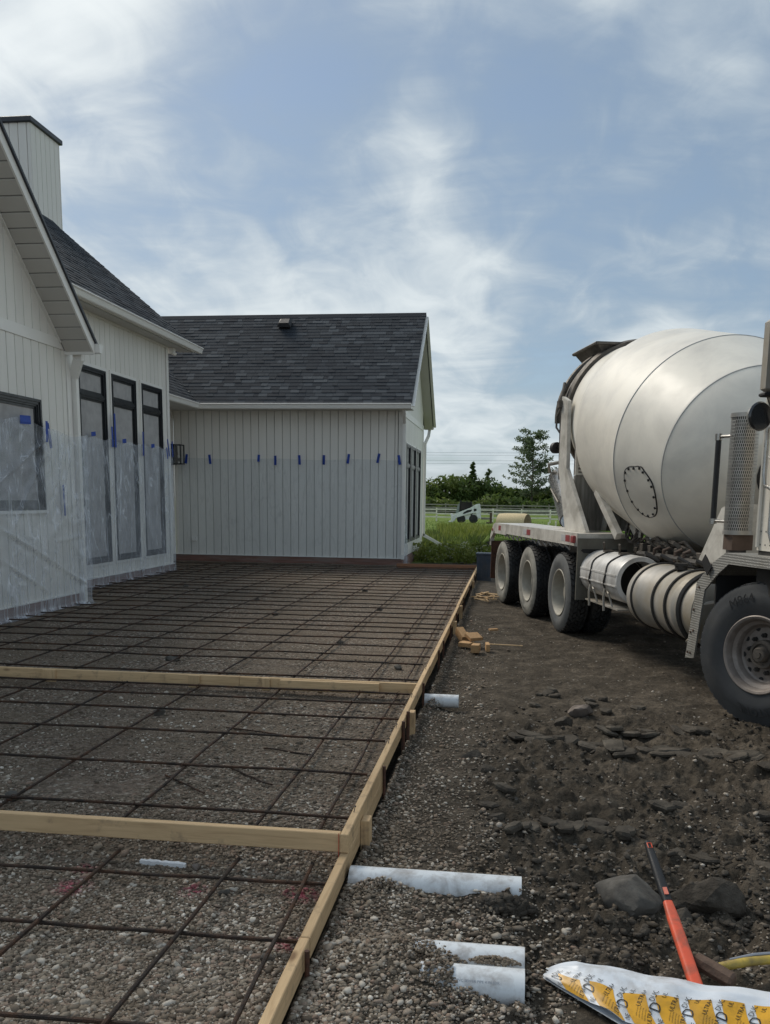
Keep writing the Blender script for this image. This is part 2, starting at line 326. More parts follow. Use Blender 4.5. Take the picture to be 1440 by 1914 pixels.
def stone_mat(name, stops, dark=0.):
    m, N, L, B = new_mat(name); g = N.new('ShaderNodeNewGeometry')
    c = ramp(N, L, g.outputs['Random Per Island'], stops)
    v = coords(N, L); n = noise_n(N, L, v, 130, 4)
    c = mixc(N, L, .45, c, ramp(N, L, n, [(.3, (.55,)*3), (.7, (1.35,)*3)]), 'MULTIPLY')
    # dust and soil lying in drifts over the stones
    d = mrange(N, L, noise_n(N, L, v, 1.6, 6, .6), .44, .64, 0, .80); c = mixc(N, L, d, c, (.175, .135, .096))
    # sprayed pink marking paint on a few spots
    acc = None
    for (x, y, r) in ((-1.87, 3.60, .05), (-1.84, 3.42, .07), (-1.31, 3.48, .055), (-.84, 3.52, .075), (-.79, 3.09, .05)):
        vm = N.new('ShaderNodeVectorMath'); vm.operation = 'DISTANCE'; L.new(N_pos(N), vm.inputs[0]); vm.inputs[1].default_value = (x, y, .03)
        k = mrange(N, L, vm.outputs['Value'], r*.3, r*1.5, 1, 0)
        if acc is None: acc = k
        else:
            q = N.new('ShaderNodeMath'); q.operation = 'MAXIMUM'; L.new(acc, q.inputs[0]); L.new(k, q.inputs[1]); acc = q.outputs[0]
    q = N.new('ShaderNodeMath'); q.operation = 'MULTIPLY'; L.new(acc, q.inputs[0]); L.new(mrange(N, L, noise_n(N, L, v, 38, 4), .42, .60), q.inputs[1])
    c = mixc(N, L, mrange(N, L, q.outputs[0], 0, 1, 0, .75), c, (.42, .05, .11))
    L.new(c, B.inputs['Base Color']); B.inputs['Roughness'].default_value = .8; B.inputs['Specular IOR Level'].default_value = .3
    return m
def N_pos(N):
    g = N.new('ShaderNodeNewGeometry'); return g.outputs['Position']
MT['gravel'] = stone_mat('gravel_stones', [(0, (.070, .056, .042)), (.3, (.19, .157, .120)), (.55, (.30, .255, .198)), (.72, (.255, .178, .133)), (.88, (.45, .40, .33)), (1, (.68, .63, .55))])
MT['pebble'] = stone_mat('yard_pebbles', [(0, (.060, .049, .038)), (.4, (.13, .108, .085)), (.75, (.23, .195, .155)), (1, (.50, .46, .40))])

def pad_mat():
    m, N, L, B = new_mat('gravel_pad_surface')
    v = coords(N, L)
    vo = N.new('ShaderNodeTexVoronoi'); vo.inputs['Scale'].default_value = 42; L.new(v, vo.inputs['Vector'])
    sepc = N.new('ShaderNodeSeparateColor'); L.new(vo.outputs['Color'], sepc.inputs[0])
    c = ramp(N, L, sepc.outputs[0], [(0, (.07, .055, .041)), (.35, (.205, .168, .128)), (.6, (.30, .25, .195)), (.78, (.25, .17, .125)), (1, (.58, .53, .45))])
    h = mrange(N, L, vo.outputs['Distance'], .1, .6, 1, 0)
    c = mixc(N, L, mrange(N, L, vo.outputs['Distance'], .45, .75, 0, .7), c, (.030, .025, .020))
    d = mrange(N, L, noise_n(N, L, v, 1.1, 7, .62, .3), .38, .60, 0, .88)
    fine = ramp(N, L, noise_n(N, L, v, 60, 4), [(.3, (.105, .081, .058)), (.7, (.245, .195, .145))])
    c = mixc(N, L, d, c, fine)
    p = mrange(N, L, noise_n(N, L, v, .5, 4), .55, .72, 0, .45); c = mixc(N, L, p, c, (.18, .122, .10))
    L.new(c, B.inputs['Base Color']); B.inputs['Roughness'].default_value = .9; B.inputs['Specular IOR Level'].default_value = .2
    bump(N, L, B, h, .9, .02); return m
MT['pad'] = pad_mat()
def ground_mat():
    m, N, L, B = new_mat('ground_surface')
    v = coords(N, L)
    n1 = noise_n(N, L, v, 3.5, 8, .65, .3); n2 = noise_n(N, L, v, 28, 6, .65); n3 = noise_n(N, L, v, .35, 4)
    soil = ramp(N, L, n1, [(.25, (.034, .028, .021)), (.5, (.072, .060, .046)), (.75, (.150, .125, .097))])
    soil = mixc(N, L, .75, soil, ramp(N, L, n2, [(.3, (.42,)*3), (.7, (1.6,)*3)]), 'MULTIPLY')
    vo = N.new('ShaderNodeTexVoronoi'); vo.inputs['Scale'].default_value = 30; L.new(v, vo.inputs['Vector'])
    sepc = N.new('ShaderNodeSeparateColor'); L.new(vo.outputs['Color'], sepc.inputs[0])
    peb = N.new('ShaderNodeMath'); peb.operation = 'MULTIPLY'
    L.new(mrange(N, L, sepc.outputs[1], .90, .93), peb.inputs[0]); L.new(mrange(N, L, vo.outputs['Distance'], .34, .28), peb.inputs[1])
    soil = mixc(N, L, peb.outputs[0], soil, ramp(N, L, sepc.outputs[2], [(0, (.09, .08, .07)), (1, (.30, .28, .25))]))
    grass = ramp(N, L, noise_n(N, L, v, .8, 8, .65), [(.25, (.075, .12, .026)), (.5, (.13, .19, .036)), (.75, (.20, .25, .06))])
    sp = N.new('ShaderNodeSeparateXYZ'); L.new(N_pos(N), sp.inputs[0])
    a = N.new('ShaderNodeMath'); a.operation = 'ADD'; L.new(sp.outputs[1], a.inputs[0]); L.new(mrange(N, L, n3, .3, .7, -1.2, 1.2), a.inputs[1])
    gm = mrange(N, L, a.outputs[0], 23.2, 24.4)
    c = mixc(N, L, gm, soil, grass)
    L.new(c, B.inputs['Base Color']); B.inputs['Roughness'].default_value = .95; B.inputs['Specular IOR Level'].default_value = .15
    ad = N.new('ShaderNodeMath'); ad.operation = 'MULTIPLY_ADD'; L.new(n2, ad.inputs[0]); ad.inputs[1].default_value = .8; L.new(n1, ad.inputs[2])
    bump(N, L, B, ad.outputs[0], .9, .04); return m
MT['ground'] = ground_mat()

# ------------------------------------------------------------------ mesh helpers
_used = {}
class MB:
    def __init__(s): s.v = []; s.f = []
    def add(s, vs, fs):
        o = len(s.v); s.v.extend([tuple(map(float, p)) for p in vs]); s.f.extend([tuple(i+o for i in f) for f in fs]); return s
    def box(s, lo, hi, bev=0.):
        (x0, y0, z0), (x1, y1, z1) = lo, hi
        if bev <= 0:
            return s.add([(x0,y0,z0),(x1,y0,z0),(x1,y1,z0),(x0,y1,z0),(x0,y0,z1),(x1,y0,z1),(x1,y1,z1),(x0,y1,z1)],
                         [(0,3,2,1),(4,5,6,7),(0,1,5,4),(1,2,6,5),(2,3,7,6),(3,0,4,7)])
        b = bev; ring = lambda z, i: [(x0+i,y0+i,z),(x1-i,y0+i,z),(x1-i,y1-i,z),(x0+i,y1-i,z)]
        vs = ring(z0, b)+ring(z0+b, 0)+ring(z1-b, 0)+ring(z1, b); fs = [(3,2,1,0),(12,13,14,15)]
        for k in range(3):
            for j in range(4): fs.append((k*4+j, k*4+(j+1)%4, k*4+4+(j+1)%4, k*4+4+j))
        return s.add(vs, fs)
    def obox(s, c, ax, ay, az, bev=0.):           # oriented box, half-axis vectors
        m = MB().box((-1,-1,-1), (1,1,1)); c = Vector(c); A = [Vector(a) for a in (ax, ay, az)]
        return s.add([c+A[0]*p[0]+A[1]*p[1]+A[2]*p[2] for p in m.v], m.f)
    def beam(s, a, b, w, h, upv=(0,0,1)):
        a = Vector(a); b = Vector(b); d = (b-a)/2; u = Vector(upv); side = d.cross(u).normalized(); u = side.cross(d).normalized()
        return s.obox((a+b)/2, d, side*(w/2), u*(h/2))
    def prism(s, prof, o, ea, eb, ec):            # profile points (a,b) in plane ea,eb, extruded along vector ec
        o, ea, eb, ec = map(Vector, (o, ea, eb, ec)); n = len(prof)
        vs = [o+ea*a+eb*b for a, b in prof]+[o+ea*a+eb*b+ec for a, b in prof]
        fs = [tuple(range(n))[::-1], tuple(range(n, 2*n))]+[(i, (i+1) % n, n+(i+1) % n, n+i) for i in range(n)]
        return s.add(vs, fs)
    def tube(s, pts, r, n=8, cap=True):
        pts = [Vector(p) for p in pts]; rr = r if isinstance(r, (list, tuple)) else [r]*len(pts)
        base = len(s.v); prev = None; vs = []
        for i, p in enumerate(pts):
            d = (pts[min(i+1, len(pts)-1)]-pts[max(i-1, 0)]).normalized()
            if prev is None: u = d.orthogonal().normalized()
            else: u = (prev-d*prev.dot(d)).normalized()
            prev = u; w = d.cross(u)
            vs += [p+(u*math.cos(t)+w*math.sin(t))*rr[i] for t in (2*math.pi*k/n for k in range(n))]
        fs = [(i*n+k, i*n+(k+1) % n, (i+1)*n+(k+1) % n, (i+1)*n+k) for i in range(len(pts)-1) for k in range(n)]
        if cap: fs += [tuple(range(n))[::-1], tuple(range((len(pts)-1)*n, len(pts)*n))]
        return s.add(vs, fs)
    def lathe(s, prof, o, ax, e1, n=48):          # prof: (s along ax, r)
        o, ax, e1 = map(Vector, (o, ax, e1)); ax.normalize(); e1 = (e1-ax*e1.dot(ax)).normalized(); e2 = ax.cross(e1)
        vs = []
        for a, r in prof: vs += [o+ax*a+(e1*math.cos(t)+e2*math.sin(t))*max(r, 1e-4) for t in (2*math.pi*k/n for k in range(n))]
        fs = [(i*n+k, i*n+(k+1) % n, (i+1)*n+(k+1) % n, (i+1)*n+k) for i in range(len(prof)-1) for k in range(n)]
        return s.add(vs, fs)
    def build(s, name, mat, parent=None, smooth=False, label=None, cat=None, group=None, kind=None, keep=False, angle=None):
        vs = np.array(s.v, float); loc = np.zeros(3)
        if parent is None and not keep:
            lo, hi = vs.min(0), vs.max(0); loc = np.array([(lo[0]+hi[0])/2, (lo[1]+hi[1])/2, lo[2]]); vs = vs-loc
        me = bpy.data.meshes.new(name); me.from_pydata(vs.tolist(), [], s.f); me.update()
        bm = bmesh.new(); bm.from_mesh(me); bmesh.ops.recalc_face_normals(bm, faces=bm.faces); bm.to_mesh(me); bm.free()
        for m in (mat if isinstance(mat, (list, tuple)) else [mat]): me.materials.append(m)
        if smooth:
            me.polygons.foreach_set('use_smooth', [True]*len(me.polygons))
            if smooth != 'all': me.set_sharp_from_angle(angle=R_(angle or 38))
        o = link(name, me, parent); 
        if parent is None: o.location = loc.tolist()
        tag(o, label, cat, group, kind); return o
def link(name, me, parent=None):
    o = bpy.data.objects.new(name, me); COL.objects.link(o)
    if parent is not None:
        o.parent = parent
        if parent.get('_off') is not None: o.matrix_parent_inverse = Matrix.Translation(-Vector(parent['_off']))
    return o
def tag(o, label=None, cat=None, group=None, kind=None):
    if label: o['label'] = label
    if cat: o['category'] = cat
    if group: o['group'] = group
    if kind: o['kind'] = kind
    return o
def empty(name, loc, label, cat, group=None, world=True, rz=0.):
    o = bpy.data.objects.new(name, None); COL.objects.link(o); o.location = loc; o.rotation_euler.z = rz; o.empty_display_size = .2
    if world: o['_off'] = list(map(float, loc))
    return tag(o, label, cat, group)
def np_mesh(name, verts, faces, mat, smooth=False, parent=None, **kw):
    me = bpy.data.meshes.new(name); verts = np.ascontiguousarray(verts, dtype=np.float32); faces = np.ascontiguousarray(faces, dtype=np.int32)
    k = faces.shape[1]; me.vertices.add(len(verts)); me.vertices.foreach_set('co', verts.ravel())
    me.loops.add(faces.size); me.loops.foreach_set('vertex_index', faces.ravel())
    me.polygons.add(len(faces)); me.polygons.foreach_set('loop_start', np.arange(0, faces.size, k, dtype=np.int32))
    me.polygons.foreach_set('loop_total', np.full(len(faces), k, dtype=np.int32))
    if smooth: me.polygons.foreach_set('use_smooth', np.ones(len(faces), dtype=bool))
    me.materials.append(mat); me.update(calc_edges=True); o = link(name, me, parent); tag(o, **kw); return o
ORD = 'first second third fourth fifth sixth seventh eighth ninth tenth eleventh twelfth thirteenth fourteenth fifteenth sixteenth seventeenth eighteenth nineteenth twentieth'.split()
def ordn(k):
    if k < 20: return ORD[k]
    return 'twenty-'+ORD[k-20] if k < 29 else ('thirtieth' if k == 29 else 'thirty-'+ORD[k-30])
ICO_V = np.array([(-1,1.618,0),(1,1.618,0),(-1,-1.618,0),(1,-1.618,0),(0,-1,1.618),(0,1,1.618),(0,-1,-1.618),(0,1,-1.618),(1.618,0,-1),(1.618,0,1),(-1.618,0,-1),(-1.618,0,1)])/1.902
ICO_F = np.array([(0,11,5),(0,5,1),(0,1,7),(0,7,10),(0,10,11),(1,5,9),(5,11,4),(11,10,2),(10,7,6),(7,1,8),(3,9,4),(3,4,2),(3,2,6),(3,6,8),(3,8,9),(4,9,5),(2,4,11),(6,2,10),(8,6,7),(9,8,1)])
def rand_rot(n):
    q = rng.normal(size=(n, 4)); q /= np.linalg.norm(q, axis=1)[:, None]; w, x, y, z = q.T
    return np.stack([np.stack([1-2*(y*y+z*z), 2*(x*y-z*w), 2*(x*z+y*w)], 1), np.stack([2*(x*y+z*w), 1-2*(x*x+z*z), 2*(y*z-x*w)], 1), np.stack([2*(x*z-y*w), 2*(y*z+x*w), 1-2*(x*x+y*y)], 1)], 1)
def stones(name, x, y, z, size, mat, squash=.6, jit=.28, **kw):
    n = len(x); V = ICO_V[None]*(1+rng.uniform(-jit, jit, (n, 12, 1)))
    s = np.stack([size*rng.uniform(.75, 1.3, n), size*rng.uniform(.6, 1.0, n), size*rng.uniform(.4, .8, n)], 1)
    V = V*s[:, None, :]; V = np.einsum('nij,nkj->nki', rand_rot(n), V); V[:, :, 2] *= squash
    V = V+np.stack([x, y, z], 1)[:, None, :]
    F = (ICO_F[None]+(np.arange(n)*12)[:, None, None]).reshape(-1, 3)
    return np_mesh(name, V.reshape(-1, 3), F, mat, **kw)
def text_polys(s, size):
    cu = bpy.data.curves.new('t', 'FONT'); cu.body = s; cu.size = size; cu.resolution_u = 2
    ob = bpy.data.objects.new('t', cu); me = bpy.data.meshes.new_from_object(ob)
    vs = [tuple(v.co) for v in me.vertices]; fs = [tuple(p.vertices) for p in me.polygons]
    bpy.data.objects.remove(ob); bpy.data.curves.remove(cu); bpy.data.meshes.remove(me)
    return vs, fs
def add_text(mb, s, size, fn):
    vs, fs = text_polys(s, size); mb.add([fn(x, y) for x, y, _ in vs], fs); return max(v[0] for v in vs)

# ------------------------------------------------------------------ ground
PAD_X1, PAD_Y1 = -.70, 20.55
def field_h(y): return np.interp(y, [0, 23, 40, 85, 100, 125, 150, 400, 3000], [0, 0, -.12, -.5, -.62, .05, .3, .3, -3])
def gh(x, y):
    x = np.asarray(x, float); y = np.asarray(y, float)
    h = field_h(y)
    yard = sstep(24, 22, y)
    h = h+yard*(fbm(x, y, .35, 3, 5)*.06)
    # spill of gravel along the outside of the form
    run = sstep(20.7, 20.2, y)*sstep(-3, 0, y)
    edge = (.06+.16*fbm(x*0, y, .8, 3, 9))
    wide = .42+.30*np.exp(-((y-3.2)/.8)**2)
    h = h+run*np.where(x > -.66, (.008+edge*.15)*(1-sstep(-.62, -.62+wide, x)), 0)
    # churned clay: lumps near the camera, smoother where wheels ran
    rough = sstep(7.6, 6.2, y)*.8+.2
    rough = rough*sstep(-.35, .15, x)*yard+.06
    a = fbm(x, y, 5.2, 5, 21, .55); b = np.abs(fbm(x, y, 9, 4, 33, .6))
    h = h+rough*yard*(a*.17-b*.15+.02+fbm(x, y, 26, 3, 47, .6)*.035)
    h = h+yard*.05*np.exp(-((y-6.0+.25*x)/.30)**2)*sstep(-.1, .5, x)*(.6+2.2*fbm(x, y, 4, 4, 61))   # ridge of pushed-up mud
    h = h+.080*np.exp(-((y-2.97)/.22)**2-((x+.36)/.19)**2)+.02*np.exp(-((y-2.86)/.12)**2-((x+.18)/.12)**2)+.03*np.exp(-((y-3.58)/.12)**2-((x+.52)/.18)**2)-.05*np.exp(-((y-7.2)/.25)**2-((x+.40)/.16)**2)
    lie = sstep(.12, .22, x)*sstep(2.5, 2.62, y)*sstep(3.12, 3.02, y); h = h*(1-lie)-.012*lie      # pressed flat under the bag
    h = h-.05*np.exp(-((y-3.42)/.16)**2)*np.exp(-((x-.20)/.16)**2)
    return h
def build_ground():
    xs = np.concatenate([-np.geomspace(600, 2.2, 26), np.linspace(-2, -.72, 8), np.arange(-.68, 3.3, .0145), np.linspace(3.4, 6, 14), np.geomspace(6.5, 600, 24)])
    ys = np.concatenate([-np.geomspace(60, 1, 8), np.linspace(0, 1.9, 8), 2.0*np.exp(np.arange(0, 1.75, .0050)), np.geomspace(11.7, 24, 110), np.geomspace(24.4, 2500, 60)])
    X, Y = np.meshgrid(xs, ys); Z = gh(X, Y)
    inside = (X < -.69) & (Y < 22.5) & (X > -14)
    Z = np.where(inside, np.minimum(Z, -.06), Z)
    # cut a slope so nothing pokes through the pad
    Z = np.where((X > -.70) & (X < -.655) & (Y < 20.6), np.minimum(Z, .10), Z)
    V = np.stack([X, Y, Z], -1).reshape(-1, 3); nx = len(xs); ny = len(ys)
    i = (np.arange(ny-1)[:, None]*nx+np.arange(nx-1)[None]).ravel(); F = np.stack([i, i+1, i+1+nx, i+nx], 1)
    np_mesh('ground', V, F, MT['ground'], True, kind='structure')
build_ground()
def padh(x, y):
    x = np.asarray(x, float); y = np.asarray(y, float)
    base = .012+.062*sstep(3.70, 3.95, y)
    return base+fbm(x, y, .9, 4, 71)*.03+fbm(x, y, 9, 3, 75)*.012
def build_pad():
    xs = np.concatenate([np.linspace(-9, -4.2, 60), np.arange(-4.15, PAD_X1+.001, .025)])
    ys = np.concatenate([np.linspace(-1.5, 1.8, 16), 2.0*np.exp(np.arange(0, 1.4, .0075)), np.geomspace(8.2, 22, 150)])
    X, Y = np.meshgrid(xs, ys); Z = padh(X, Y)
    V = np.stack([X, Y, Z], -1).reshape(-1, 3); nx = len(xs); ny = len(ys)
    i = (np.arange(ny-1)[:, None]*nx+np.arange(nx-1)[None]).ravel(); F = np.stack([i, i+1, i+1+nx, i+nx], 1)
    np_mesh('gravel_pad', V, F, MT['pad'], True, kind='structure')
build_pad()
def scatter(n, x0, x1, y0, y1):
    y = np.exp(rng.uniform(math.log(y0), math.log(y1), n)); x = x0+(x1-x0)*rng.uniform(0, 1, n); return x, y
def gravel():
    # pad: visible wedge, denser near the camera
    n = 84000
    y = 1/np.sqrt(rng.uniform(1/9.5**2, 1/2.0**2, n)); xl = -.68*y-.15; x = xl+(-.715-xl)*rng.uniform(0, 1, n)
    dens = vnoise(x*1.3, y*1.3, 90)*.55+vnoise(x*4, y*4, 91)*.45
    k = dens > .40+.16*(rng.uniform(0, 1, n)-.5); x = x[k]; y = y[k]; n = len(x)
    s = rng.lognormal(math.log(.0064), .42, n)*(1+.035*(y-2)); s = np.clip(s, .005, .026)
    stones('gravel', x, y, padh(x, y)+s*.22, s, MT['gravel'], kind='stuff', label='loose grey and brown gravel covering the patio pad', cat='gravel')
    # spill outside the form
    n = 36000
    y = 1/np.sqrt(rng.uniform(1/13.0**2, 1/1.9**2, n)); w = .42+.38*np.exp(-((y-3.1)/.8)**2)
    t = rng.uniform(0, 1, n)**1.35; x = -.662+t*(w+.19)
    k = rng.uniform(0, 1, n) > t*.55; x = x[k]; y = y[k]; n = len(x)
    s = np.clip(rng.lognormal(math.log(.0070), .42, n)*(1+.03*(y-2)), .006, .026)
    stones('gravel', x, y, gh(x, y)+s*.25, s, MT['gravel'], kind='stuff', label='gravel spilling down along the outside of the form boards', cat='gravel')
    # pebbles and crumbs on the churned yard
    n = 30000
    y = 1/np.sqrt(rng.uniform(1/12.0**2, 1/1.9**2, n)); x = -.2+rng.uniform(0, 1, n)*(.62*y+.3)
    k = vnoise(x*1.7, y*1.7, 55)*.6+vnoise(x*5, y*5, 56)*.4 > .40+.2*(rng.uniform(0, 1, n)-.5)
    k &= ~((x > .15) & (y > 2.55) & (y < 3.08))
    k &= ~((y > 7.2) & (rng.uniform(0, 1, n) < .55)); x = x[k]; y = y[k]; n = len(x)
    s = np.clip(rng.lognormal(math.log(.0062), .50, n)*(1+.03*(y-2)), .004, .026)
    stones('pebbles', x, y, gh(x, y)+s*.2, s, MT['pebble'], kind='stuff', label='small pebbles strewn over the churned yard soil', cat='gravel')
    n = 15000
    y = 1/np.sqrt(rng.uniform(1/7.4**2, 1/1.9**2, n)); x = -.15+rng.uniform(0, 1, n)**.9*(.6*y+.3)
    k = (vnoise(x*2.2, y*2.2, 155) > .45) & ~((x > .15) & (y > 2.55) & (y < 3.08)); x = x[k]; y = y[k]; n = len(x)
    s = np.clip(rng.lognormal(math.log(.013), .40, n), .006, .028)
    stones('soil_crumbs', x, y, gh(x, y)+s*.2, s, MT['clod'], .7, .4, kind='stuff', label='dark crumbs of broken clay over the yard', cat='soil')
gravel()

def rock(name, c, size, mat, seed, sub=2, amp=.25, flat=False, squash=1., parent=None, rot=0., **kw):
    bm = bmesh.new(); bmesh.ops.create_icosphere(bm, subdivisions=sub, radius=1)
    r = random.Random(seed); ox, oy = r.uniform(0, 90), r.uniform(0, 90)
    P = np.array([v.co[:] for v in bm.verts])
    d = 1+amp*2*(fbm(P[:, 0]*1.1+ox+P[:, 2]*.7, P[:, 1]*1.1+oy+P[:, 2]*.9, 1.0, 5, seed, .6))
    # a few planar facets so that it reads as broken, not as a ball
    for _ in range(16):
        nrm = Vector((r.uniform(-1, 1), r.uniform(-1, 1), r.uniform(-.4, 1))).normalized(); k = r.uniform(.50, .86)
        dd = P @ np.array(nrm[:]); over = dd*d > k; d = np.where(over, k/np.maximum(dd, 1e-3), d)
    P = P*d[:, None]*np.array(size); P[:, 2] *= squash
    cr, sr = math.cos(rot), math.sin(rot); P[:, :2] = P[:, :2] @ np.array([[cr, sr], [-sr, cr]])
    for v, p in zip(bm.verts, P): v.co = p
    me = bpy.data.meshes.new(name); bm.to_mesh(me); bm.free(); me.materials.append(mat)
    if not flat: me.polygons.foreach_set('use_smooth', [True]*len(me.polygons)); me.set_sharp_from_angle(angle=R_(32))
    o = link(name, me, parent); o.location = c; return tag(o, **kw)

# ------------------------------------------------------------------ the house
house = empty('farmhouse', (-9.0, 16.5, 0), 'white farmhouse with dark shingle roofs around the gravel pad', 'house')
NX, MX, GX = -6.40, -7.24, -2.64          # planes: near wall, middle wall, gable end of the far wing
BY = 21.73                                # plane of the far wing's long wall
def siding(wall, o, d, n, L, z0, ztop, openings=(), pitch=.2, start=0., mat='siding'):
    o, d, n = Vector(o), Vector(d), Vector(n)
    k = 0; s = start
    while s < L-.01:
        a = s+.005; b = min(s+pitch, L)-.005; s += pitch; k += 1
        if b-a < .02: continue
        cuts = sorted({a, b, *[q for op in openings for q in op[:2] if a < q < b]})
        mbs = {}; whole = False
        for p, q in zip(cuts[:-1], cuts[1:]):
            if q-p < .004: continue
            iv = [(z0, None)]
            for (s0, s1, za, zb) in openings:
                if s0 <= p+1e-4 and s1 >= q-1e-4:
                    new = []
                    for lo, hi in iv:
                        new.append((lo, za)); new.append((zb, hi))
                    iv = new
            if len(iv) == 1: whole = True
            for ni, (lo, hi) in enumerate(iv):
                t0 = ztop(p) if hi is None else hi; t1 = ztop(q) if hi is None else hi
                if min(t0, t1)-lo < .01 and max(t0, t1)-lo < .05: continue
                t0 = max(t0, lo+.002); t1 = max(t1, lo+.002)
                c = .005 if (p == a or q == b) else 0
                B = [o+d*p+Vector((0,0,lo)), o+d*q+Vector((0,0,lo)), o+d*q+Vector((0,0,t1)), o+d*p+Vector((0,0,t0))]
                cp = c if p == a else 0; cq = c if q == b else 0
                F = [B[0]+n*.02+d*cp, B[1]+n*.02-d*cq, B[2]+n*.02-d*cq, B[3]+n*.02+d*cp]
                mbs.setdefault(ni, MB()).add(B+F, [(4,5,6,7),(0,1,5,4),(1,2,6,5),(2,3,7,6),(3,0,4,7)])
        if whole and len(mbs) > 1:
            one = MB()
            for q in mbs.values(): one.add(q.v, q.f)
            mbs = {0: one}
        for q in mbs.values(): q.build('siding_board', MT[mat], wall)
def wall_slab(pts, n, th=.12):            # polygon of the wall plane, thickened inwards
    m = MB(); n = Vector(n); P = [Vector(p) for p in pts]; k = len(P)
    m.add(P+[p-n*th for p in P], [tuple(range(k)), tuple(range(k, 2*k))[::-1]]+[(i, (i+1) % k, k+(i+1) % k, k+i) for i in range(k)])
    return m.build('wall', MT['groove'], house)
def roof_slab(pts, th=.10):
    m = MB(); P = [Vector(p) for p in pts]; k = len(P); nrm = (P[1]-P[0]).cross(P[2]-P[0]).normalized()
    if nrm.z < 0: nrm = -nrm
    m.add(P+[p-nrm*th for p in P], [tuple(range(k)), tuple(range(k, 2*k))[::-1]]+[(i, (i+1) % k, k+(i+1) % k, k+i) for i in range(k)])
    return m.build('roof', MT['flash'], house)
K_GUT = [(0, 0), (0, .125), (.012, .125), (.115, .125), (.125, .118), (.125, .105), (.105, .085), (.095, .05), (.085, .012), (.075, 0)]
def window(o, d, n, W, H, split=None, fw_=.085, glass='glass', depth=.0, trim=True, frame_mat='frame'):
    """o: lower corner on the wall plane"""
    o, d, n = Vector(o), Vector(d), Vector(n); Z = Vector((0, 0, 1))
    fr = MB()
    def bar(s0, s1, z0, z1, n0, n1, mb=fr):
        a = o+d*s0+Z*z0+n*n0; mb.add([a, o+d*s1+Z*z0+n*n0, o+d*s1+Z*z1+n*n0, o+d*s0+Z*z1+n*n0, o+d*s0+Z*z0+n*n1, o+d*s1+Z*z0+n*n1, o+d*s1+Z*z1+n*n1, o+d*s0+Z*z1+n*n1],
               [(0,3,2,1),(4,5,6,7),(0,1,5,4),(1,2,6,5),(2,3,7,6),(3,0,4,7)])
    f = fw_
    for (n0, n1, i) in ((-.06, .034, 0.), (-.06, .020, .035), (-.06, .006, .062)):      # stepped brick-mould profile
        a, b = i, (i+.036 if i < .06 else f)
        bar(a, W-a, a, b, n0, n1); bar(a, W-a, H-b, H-a, n0, n1); bar(a, b, b, H-b, n0, n1); bar(W-b, W-a, b, H-b, n0, n1)
    w = fr.build('window', MT[frame_mat], house)
    zs = [f, H-f]
    if split:
        t = MB(); bar(f, W-f, split-.05, split+.05, -.06, .012, t); bar(f, W-f, split-.014, split+.014, .0125, .026, t); t.build('transom', MT[frame_mat], w)
        zs = [f, split-.05, split+.05, H-f]
    for a, b in zip(zs[::2], zs[1::2]):
        # slim sash inside each light, with the pane behind it
        s = MB(); g = .035
        bar(f, W-f, a, a+g, -.058, -.012, s); bar(f, W-f, b-g, b, -.058, -.012, s); bar(f, f+g, a+g, b-g, -.058, -.012, s); bar(W-f-g, W-f, a+g, b-g, -.058, -.012, s)
        s.build('sash', MT[frame_mat], w)
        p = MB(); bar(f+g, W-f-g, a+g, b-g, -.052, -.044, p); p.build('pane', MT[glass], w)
    return w

# ---- near gable wing (wall faces the pad, +X)
def near_rake_z(y): return 5.876-.935*(y-10.253)          # top edge of the rake board at its outer face
NT = lambda y: near_rake_z(y)-.30
wn = wall_slab([(NX-.02, 4.2, -.05), (NX-.02, 12.52, -.05), (NX-.02, 12.52, 3.62), (NX-.02, 8.35, 7.5), (NX-.02, 4.2, 3.62)], (1, 0, 0))
D = (0, 1, 0); n_ = (1, 0, 0)
siding(wn, (NX-.02, 4.3, 0), D, n_, 8.12, .26, lambda s: 3.735, [(5.42, 7.34, 1.49, 2.97)])
siding(wn, (NX-.02, 8.36, 0), D, n_, 4.10, 3.885, lambda s: near_rake_z(8.36+s)-.17)
m = MB(); m.box((NX-.018, 4.2, 3.737), (NX+.012, 12.50, 3.883)); m.build('band_board', MT['trim'], house)
m = MB(); m.box((NX-.06, 12.42, .26), (NX+.014, 12.535, 3.733)); m.build('corner_trim', MT['trim'], house)
m = MB(); m.box((NX-.05, 4.2, -.02), (NX+.03, 12.54, .245)); m.build('base_board', MT['ledger'], house)
m = MB(); m.box((NX-.05, 4.2, .246), (NX+.045, 12.54, .262)); m.build('drip_flashing', MT['trim'], house)
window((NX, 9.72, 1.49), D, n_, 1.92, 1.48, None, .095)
m = MB(); m.box((NX-.01, 9.66, 1.445), (NX+.035, 11.70, 1.488)); m.build('window_sill', MT['trim'], house)
# return wall of the near wing, facing the far wing
wr = wall_slab([(NX-.02, 12.52, -.05), (MX-.1, 12.52, -.05), (MX-.1, 12.52, 4.3), (NX-.02, 12.52, 3.55)], (0, 1, 0), .1)
siding(wr, (NX-.06, 12.52, 0), (-1, 0, 0), (0, 1, 0), .80, .26, lambda s: 3.58+.3*s)
